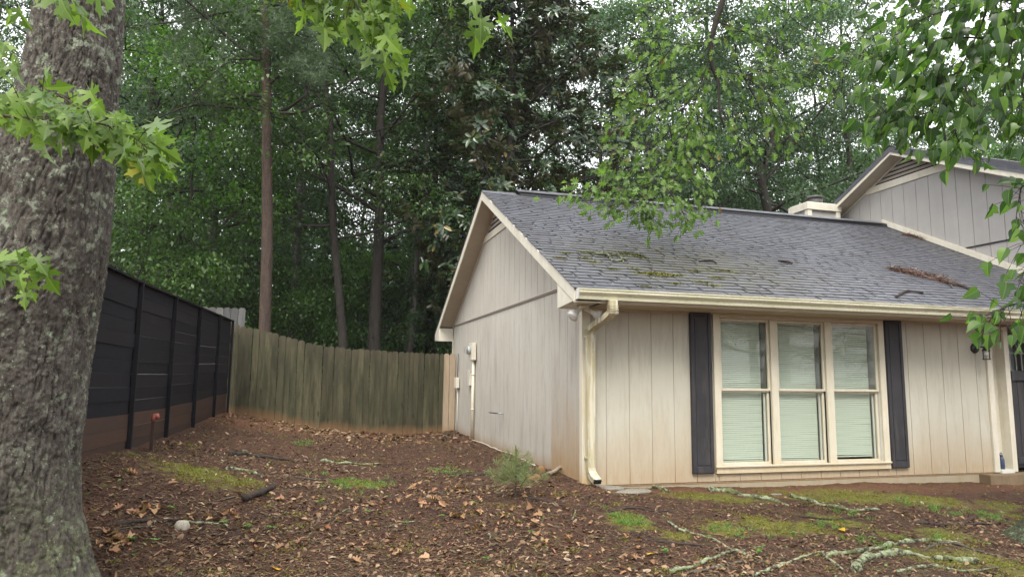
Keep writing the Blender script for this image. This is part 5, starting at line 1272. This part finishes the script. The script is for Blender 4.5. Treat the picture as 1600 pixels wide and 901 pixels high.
for px, py, n, s_ in ((540, 757, 26, .16), (590, 757, 14, .10), (985, 815, 30, .09), (1470, 800, 16, .12), (1550, 808, 22, .12), (1425, 787, 8, .08), (1330, 805, 8, .08), (1365, 850, 10, .10), (470, 695, 8, .06), (1150, 828, 12, .10), (480, 690, 6, .05), (1290, 822, 10, .1), (720, 738, 14, .12), (690, 738, 10, .1), (1465, 840, 6, .05)):
    c_ = gp(px, py); gr += [(c_[0] + random.gauss(0, s_), c_[1] + random.gauss(0, s_ * 1.5)) for _ in range(n)]
tufts('grass', gr, 14, .02, .085, .006, L_weed, 4, .55)

# fallen leaves, nearest ones singly
fall = []
for i in range(6):
    me = leaf_mesh(('dry', 'oak', 'red')[i % 3], droop=random.uniform(-.5, .3), fold=random.uniform(.2, .9), curl=random.uniform(-.2, .6), stem=.2); me.materials.append(m_fall); fall.append(me)
def ground_leaf(x, y, size, me, label, group=None, cat='leaf', name='fallen_leaf'):
    a = random.uniform(0, 6.28); o = link(name, me, None, None, label=label, cat=cat, group=group)
    N_ = unit(np.array([random.gauss(0, .3), random.gauss(0, .3), 1])); B = basis(np.array([cos(a), sin(a), random.uniform(-.1, .25)]), N_) * size; Mx = Matrix.Identity(4)
    for r in range(3):
        for c_ in range(3): Mx[r][c_] = B[r, c_]
    Mx[0][3] = x; Mx[1][3] = y; Mx[2][3] = Gs(x, y) + .018; o.matrix_world = Mx; return o
for px, py, sx, sy, n, s0 in ((190, 850, 34, 14, 30, .095), (225, 800, 40, 8, 14, .10), (340, 808, 35, 10, 9, .10), (290, 740, 80, 25, 8, .10), (480, 790, 60, 30, 14, .09), (670, 790, 45, 14, 18, .11), (720, 800, 45, 12, 14, .10), (800, 820, 60, 22, 20, .11), (620, 850, 120, 30, 26, .09),
                       (900, 850, 60, 25, 10, .08), (560, 790, 60, 20, 10, .09), (850, 770, 40, 14, 8, .09), (1010, 870, 40, 20, 8, .08), (700, 770, 40, 12, 8, .10), (640, 765, 40, 10, 8, .1), (430, 850, 60, 25, 10, .09)):
    for _ in range(n):
        qx = px + random.gauss(0, sx * .6); qy = min(893, py + random.gauss(0, sy * .6)); s0 = s0 * .97; c_ = gp(qx, qy)
        if mossf(np.array([c_[0]]), np.array([c_[1]]))[0] < .6 and np.hypot(c_[0] + 4.7, c_[1] + 3.08) > .55:
            ground_leaf(c_[0], c_[1], s0 * random.uniform(.55, 1.15), random.choice(fall), 'curled brown fallen leaf lying on the dark mulch', 'brown fallen leaves on the mulch')
yl = leaf_mesh('ovate', .1, .2, .2); yl.materials.append(m_fally)
for px, py, s_, lb_ in ((432, 893, .10, 'bright yellow leaf on the mulch at the bottom edge left of centre'), (1012, 870, .085, 'orange yellow leaf lying below the bright moss cushion'), (1314, 829, .085, 'bright yellow leaf lying on the mossy ground at right'), (1003, 848, .06, 'small pale yellow leaf above the orange yellow leaf')):
    c_ = gp(px, py); ground_leaf(c_[0], c_[1], s_, yl, lb_, name='yellow_leaf')
wl_ = leaf_mesh('red', .1, .3, .3); wl_.materials.append(L_weed)
sg = 0
for px, py in ((240, 852), (268, 800), (350, 825), (545, 768), (500, 790), (690, 812), (740, 790), (830, 838), (1185, 870), (1190, 862), (1395, 845), (1410, 845), (1365, 846), (1545, 855), (205, 850), (1040, 868), (1105, 845), (420, 830), (385, 830), (632, 822), (760, 880), (575, 805), (1335, 805), (1240, 840)):
    c_ = gp(px, py); t = empty('weed_seedling', (c_[0], c_[1], Gs(c_[0], c_[1])), label='small bright green seedling growing out of the mulch', cat='seedling', group='green seedlings in the mulch')
    MB().tube([(0, 0, -.01), (.003, 0, .035)], [.0018, .0015], 4).build('stem', L_weed, t)
    for k in range(random.choice((3, 4, 5))):
        a = k * 1.5 + random.random(); B = basis(np.array([cos(a), sin(a), .25]), UP) * random.uniform(.03, .05); o = link('leaf', wl_, None, t); Mx = Matrix.Identity(4)
        for r in range(3):
            for q in range(3): Mx[r][q] = B[r, q]
        Mx[2][3] = .03 + .005 * k; o.matrix_basis = Mx

# pine seedling in the middle of the yard
c_ = gp(805, 778); sp = empty('pine_seedling', (c_[0], c_[1], Gs(c_[0], c_[1])), label='small bushy pine seedling in the yard in front of the gable wall', cat='seedling')
rs = np.random.RandomState(8); tips = [(0, 0, .52), (0, 0, .44), (0, 0, .36)]; sm = MB().tube([(0, 0, -.02), (.01, 0, .25), (0, 0, .54)], [.009, .007, .003], 6)
for k in range(16):
    a = k * 2.4; h = .06 + .026 * k; L_ = .36 * (1 - k / 22); e = (cos(a) * L_, sin(a) * L_, h + L_ * .45); sm.tube([(0, 0, h), (e[0] * .5, e[1] * .5, h + L_ * .1), e], [.005, .004, .002], 4); tips += [e, tuple(np.array(e) * .75 + np.array([0, 0, .02])), tuple(np.array(e) * .5 + np.array([0, 0, .04]))]
sm.build('stem', m_bark_twig, sp)
C = np.repeat(np.array(tips) * .85, 36, 0); n = len(C); Dn = unit(rs.normal(0, .8, (n, 3)) + UP * .7 + C * 2)
m_seed = leafmat('seedling_needles', [(0, (.12, .16, .07)), (.8, (.25, .31, .14)), (1, (.28, .18, .09))], .5, .3)
leaf_cloud('needles', C + rs.normal(0, .012, (n, 3)), Dn, unit(rs.normal(0, 1, (n, 3))), rs.uniform(.08, .14, n), np.full(n, .0042), m_seed, sp, 'stuff')

# sticks, roots and stones, each where the photograph has it
def stick(pts, r, mat, label, name='fallen_stick', cat='stick', taper=.4, lift=0., knob=0, side=()):
    r = r * (.72 if mat is not m_black else 1)
    g = [gp(x, y) for x, y in pts]; P = pathpts(g); n = len(P); og = np.array(g[0]); rs = np.random.RandomState(int(pts[0][0] * 7 + pts[0][1]))
    for q in P: q[2] = Gs(q[0], q[1]) + r * .35 + lift
    Ls = max(.05, sum(np.linalg.norm(P[i + 1] - P[i]) for i in range(n - 1))); m_ = int(min(90, max(10, Ls / .022))); tt = np.linspace(0, n - 1, m_)
    PA = np.array(P); P = [np.array([np.interp(t_, np.arange(n), PA[:, k]) for k in range(3)]) for t_ in tt]; side = [(int(i * (m_ - 1) / (n - 1)), a_, b_, c_) for i, a_, b_, c_ in side]
    nz1 = vnoise(np.stack([tt * 0 + r * 99, np.linspace(0, Ls * 9, m_), tt * 0], 1), 3) - .5; nz2 = vnoise(np.stack([tt * 0 + r * 55, np.linspace(0, Ls * 5, m_), tt * 0], 1), 8) - .5; n = m_
    P = [q + np.array([0, 0, 1.]) * (nz1[i] * r * .9 + r * .15) + RV * nz2[i] * r * 2.2 + rs.normal(0, r * .07, 3) for i, q in enumerate(P)]
    rad = [r * (1 - (1 - taper) * i / (n - 1)) * (1 + (knob + .35) * nz1[i] * 1.6 + rs.uniform(-.12, .12)) for i in range(n)]
    mb = MB().tube([q - og for q in P], rad, 10)
    VA = np.array(mb.v); nn = vnoise((VA + og) * 38, 4) - .5; cc = np.repeat(np.array([q - og for q in P]), 10, 0); dv = VA - cc; mb.v = [tuple(v_) for v_ in cc + dv * (1 + .8 * nn[:, None])]
    for i, dx, dy, L_ in side:
        q = P[i]; e = q + (RV * dx + np.array([FV[0], FV[1], 0]) * dy) * L_; e[2] = Gs(e[0], e[1]) + r * .5; mb.tube([q - og, (q + e) / 2 - og + rs.normal(0, .01, 3), e - og], [rad[i] * .7, rad[i] * .5, rad[i] * .25], 6)
    o = mb.build(name, mat, None, True, label=label, cat=cat); o.location = og; return o
stick([(1035, 805), (1060, 828), (1095, 838), (1130, 850), (1182, 874)], .0135, m_lichen, 'long thin pale stick running diagonally toward the lower right', taper=1.3)
stick([(1045, 893), (1080, 888), (1110, 874), (1145, 862), (1165, 862)], .026, m_lichen, 'lichen covered stick below the long diagonal stick', side=((3, -.5, -.5, .3),))
stick([(1002, 840), (1040, 848), (1085, 853), (1110, 852)], .018, m_stickd, 'dark stick with pale end left of the long diagonal stick')
stick([(1175, 900), (1215, 886), (1250, 872), (1290, 862)], .022, m_lichen, 'grey green lichen stick entering from the bottom edge')
stick([(1284, 862), (1296, 876), (1320, 896)], .020, m_lichen, 'short lichen stick crossing down to the bottom edge')
stick([(1326, 862), (1330, 880), (1336, 897)], .015, m_lichen, 'short upright looking lichen twig beside the crossing sticks')
stick([(1290, 868), (1350, 862), (1400, 852), (1450, 846), (1505, 848)], .028, m_lichen, 'long lichen covered root lying across the mossy ground', 'tree_root', 'root', knob=.25, taper=.8)
stick([(1340, 892), (1360, 872), (1410, 866), (1470, 874), (1530, 880)], .045, m_lichen, 'thick lichen crusted root near the bottom right corner', 'tree_root', 'root', knob=.35, taper=.8)
stick([(1110, 768), (1130, 768), (1170, 776), (1200, 782), (1232, 790)], .040, m_lichen, 'pale knobbly lichen root below the window', 'tree_root', 'root', knob=.35, taper=.8)
stick([(1232, 775), (1255, 780), (1285, 790), (1330, 797), (1375, 797)], .032, m_lichen, 'darker lichen root right of the pale knobbly root', 'tree_root', 'root', knob=.3, taper=.6)
stick([(1005, 757), (1025, 762), (1045, 768)], .040, m_lichen, 'short pale lichen lump on the bank near the downspout', 'tree_root', 'root', knob=.4)
stick([(1430, 818), (1490, 822), (1560, 820)], .030, m_stickd, 'dark root lying before the grass at the right', 'tree_root', 'root')
stick([(1500, 822), (1522, 810), (1530, 800)], .018, m_stickd, 'short dark forked stick rising from the dark root')
stick([(382, 786), (400, 778), (425, 766)], .040, m_stickd, 'short dark broken log piece on the mulch at left', taper=.9, lift=.02)
stick([(362, 712), (385, 712), (430, 718), (480, 722)], .045, m_stickd, 'dark curved surface root near the wood fence corner', 'tree_root', 'root', taper=.5)
stick([(352, 733), (380, 735), (410, 748)], .03, m_lichen, 'pale curved root beside the moss patch', 'tree_root', 'root', taper=.6)
stick([(180, 822), (240, 816), (280, 814)], .022, m_stickd, 'dark stick lying beside the pale stone')
stick([(290, 815), (320, 818), (342, 821)], .020, m_lichen, 'stick with pale green lichen right of the pale stone')
stick([(140, 832), (190, 828), (240, 824)], .012, m_stick, 'thin pale stick next to the huge trunk')
stick([(500, 720), (540, 724), (592, 726)], .028, m_lichen, 'pale lichen root in the middle of the yard', 'tree_root', 'root', knob=.2)
stick([(325, 785), (350, 782), (372, 776)], .012, m_stick, 'thin stick pointing to the dark log piece')
stick([(400, 795), (425, 808), (452, 806), (478, 785)], .010, m_stick, 'thin bent twig right of the dark log piece')
stick([(515, 812), (535, 800), (548, 795)], .010, m_lichen, 'small pale forked twig in the mulch left of centre', side=((4, 1, .3, .08),))
stick([(1060, 900), (1100, 893), (1150, 880), (1205, 878)], .016, m_stick, 'thin brownish stick crossing under the lichen covered stick')
stick([(1235, 805), (1290, 812), (1345, 806), (1400, 812)], .014, m_stickd, 'thin dark stick lying across the long moss patch')
stick([(1400, 893), (1450, 886), (1500, 893), (1560, 888)], .022, m_lichen, 'lichen stick at the bottom edge below the thick root')
stick([(1440, 860), (1480, 850), (1530, 862), (1570, 872)], .020, m_stick, 'brown curved stick near the mossy root flare')
stick([(950, 800), (990, 795), (1030, 800), (1060, 797)], .016, m_stickd, 'dark stick lying just above the bright moss cushion')
stick([(640, 765), (690, 772), (740, 768)], .014, m_stickd, 'dark stick in the middle of the yard before the grass tuft')
stick([(445, 742), (490, 750), (535, 747)], .014, m_stick, 'thin brown stick between the moss patch and the grass tuft')
stick([(605, 822), (650, 815)], .013, m_lichen, 'pale green twig in the centre foreground')
stick([(762, 834), (780, 844)], .016, m_lichen, 'small chunky lichen twig in front of the pine seedling')
stick([(555, 858), (582, 868)], .012, m_lichen, 'pale twig on the mulch near the bottom centre')
stick([(700, 742), (760, 742), (830, 740)], .028, m_stickd, 'dark branch on the ground behind the pine seedling')
stick([(820, 778), (860, 785), (885, 793)], .025, m_stickd, 'dark stick running right from the pine seedling')
stick([(893, 812), (900, 798)], .014, m_lichen, 'small lichen chunk right of the brown leaves')
def spray_stick(): pass
dw = stick([(858, 742), (875, 739), (892, 728), (897, 722)], .035, m_drift, 'forked piece of driftwood leaning by the wall corner', 'driftwood', 'driftwood', side=((6, .5, -.6, .22),))
dw.rotation_euler = (0, -.25, 0)
def stone(px, py, sx, sy, sz, mat, label, rot=0., name='stone', dz=0):
    c_ = gp(px, py); bm = bmesh.new(); bmesh.ops.create_icosphere(bm, subdivisions=3, radius=1)
    for v_ in bm.verts:
        q = np.array(v_.co); k = 1 + .35 * (fbm(q[None] * 1.4 + px, 3)[0] - .45); v_.co = Vector((q[0] * sx * k, q[1] * sy * k, max(-.4, min(.75, q[2])) * sz * k))
    me = bpy.data.meshes.new(name); bm.to_mesh(me); bm.free(); me.polygons.foreach_set('use_smooth', [True] * len(me.polygons))
    o = link(name, me, mat, None, label=label, cat='stone'); o.location = (c_[0], c_[1], Gs(c_[0], c_[1]) + sz * .15 + dz); o.rotation_euler = (0, 0, rot); return o
stone(284, 825, .055, .045, .065, m_rock, 'pale round stone lying in the mulch at left', .3)
stone(832, 748, .11, .09, .06, m_redrock, 'orange brown clay stone right of the pine seedling')
stone(846, 737, .06, .05, .08, m_redrock, 'small rounded orange stone by the gable wall')
stone(990, 769, .24, .12, .030, m_slab, 'flat grey stone slab below the front wall, right one', .1)
stone(950, 763, .20, .13, .030, m_slab, 'flat grey stone slab under the downspout mouth', -.2)
stone(928, 755, .10, .10, .040, m_slab, 'small stone right under the downspout')
stone(1212, 772, .08, .05, .012, m_slab, 'small flat grey disc on the bank below the window')
hose = stick([(690, 686), (702, 676), (713, 666)], .014, m_black, 'short black pipe leaning out from the wall foot by the fence', 'drain_pipe', 'pipe', taper=1.)

# ------------------------------------------------------------------ debris on the roof
def roof_stick(pts, r, mat, label, name='roof_stick'):
    P = [onroof(x, y, .018 + .02 * (i % 2)) for i, (x, y) in enumerate(pts)]; og = P[0].copy()
    o = MB().tube([q - og for q in pathpts(P)], r, 6).build(name, mat, None, True, label=label, cat='stick'); o.location = og
roof_stick([(930, 398), (950, 402), (958, 410), (978, 408)], .014, m_lichen, 'pale lichen twig lying on the mossy roof patch')
roof_stick([(948, 404), (965, 400), (975, 412)], .010, m_lichen, 'thin second lichen twig on the mossy roof patch')
roof_stick([(1400, 466), (1415, 459), (1424, 457), (1443, 461)], .018, m_stickd, 'dark curved stick on the roof just above the gutter')
roof_stick([(1216, 409), (1227, 412), (1238, 413)], .016, m_stickd, 'small dark twig on the middle of the roof')
roof_stick([(1092, 410), (1110, 411), (1120, 413)], .012, m_stickd, 'thin dark twig on the roof above the left shutter')
roof_stick([(1480, 445), (1500, 449), (1518, 455)], .026, m_stickd, 'dark stick at the right end of the pine straw heap')
roof_stick([(1488, 452), (1478, 440), (1474, 430)], .008, m_stickd, 'thin upright twig in the pine straw heap')
def pile(name, line, w, n, mat, seed, hgt=.05, L=(.05, .14), W=(.004, .012)):
    rs = np.random.RandomState(seed); Q = [onroof(x, y) for x, y in line]; tt = rs.rand(n) * (len(Q) - 1); i = tt.astype(int); f = (tt - i)[:, None]; Q = np.array(Q)
    P = Q[i] * (1 - f) + Q[i + 1] * f; taper = np.sin(np.clip(tt / (len(Q) - 1), .04, .96) * pi)[:, None]
    dy = rs.normal(0, w, (n, 1)) * taper; P = P + np.array([[rs_, 0, 0] for rs_ in rs.normal(0, .05, n)]) + dy * np.array([[0, 1, RSL]]); P[:, 2] += .010 + np.abs(rs.normal(0, hgt * .6, n)) * taper[:, 0] * np.exp(-(dy[:, 0] / (w * 1.2)) ** 2)
    Dn = unit(rs.normal(0, 1, (n, 3)) * np.array([1, 1, .35]) + np.array([.6, 0, 0])); return leaf_cloud(name, P, Dn, unit(rs.normal(0, .5, (n, 3)) + UP), rs.uniform(*L, n), rs.uniform(*W, n), mat, None, 'stuff')
m_straw = leafmat('straw', [(0, (.07, .035, .026)), (.5, (.16, .075, .052)), (.9, (.27, .15, .11)), (1, (.42, .34, .28))], .7, 0.)
pile('pine_straw_heap', [(1388, 421), (1410, 426), (1440, 432), (1470, 440), (1490, 446)], .085, 2600, m_straw, 2, .06)
pile('pine_straw_in_valley', [(1410, 367), (1440, 374), (1480, 385), (1520, 398), (1560, 411), (1588, 420)], .10, 5200, m_straw, 3, .05)
pile('moss_on_shingles', [(905, 395), (935, 397), (990, 398), (1010, 405)], .07, 900, m_moss, 4, .012, (.012, .03), (.01, .02))
pile('moss_on_shingles', [(1000, 428), (1030, 430), (1065, 432)], .05, 1100, m_moss, 5, .014, (.012, .03), (.01, .02))
for k, (x, y) in enumerate([(927, 410), (912, 404), (882, 396), (958, 421), (1085, 425), (1095, 442), (1115, 447), (1130, 424), (1056, 444), (990, 421), (1012, 449), (1120, 436), (975, 396), (875, 404)]):
    pile('moss_on_shingles', [(x - 5, y), (x + 5, y + 1)], .022, 160, m_moss, 20 + k, .016, (.01, .025), (.008, .016))

# ------------------------------------------------------------------ damp air between the trees
hz = MB().box(-85, 85, -40, 90, -3.2, 32).build('haze', None, None, kind='stuff')
hm = bpy.data.materials.new('haze'); hm.use_nodes = True; hn = hm.node_tree.nodes; hn.clear()
ho = hn.new('ShaderNodeOutputMaterial'); hv = hn.new('ShaderNodeVolumePrincipled'); hv.inputs['Color'].default_value = (.93, .96, 1, 1); hv.inputs['Density'].default_value = .0004
hm.node_tree.links.new(hv.outputs[0], ho.inputs['Volume']); hz.data.materials.append(hm)
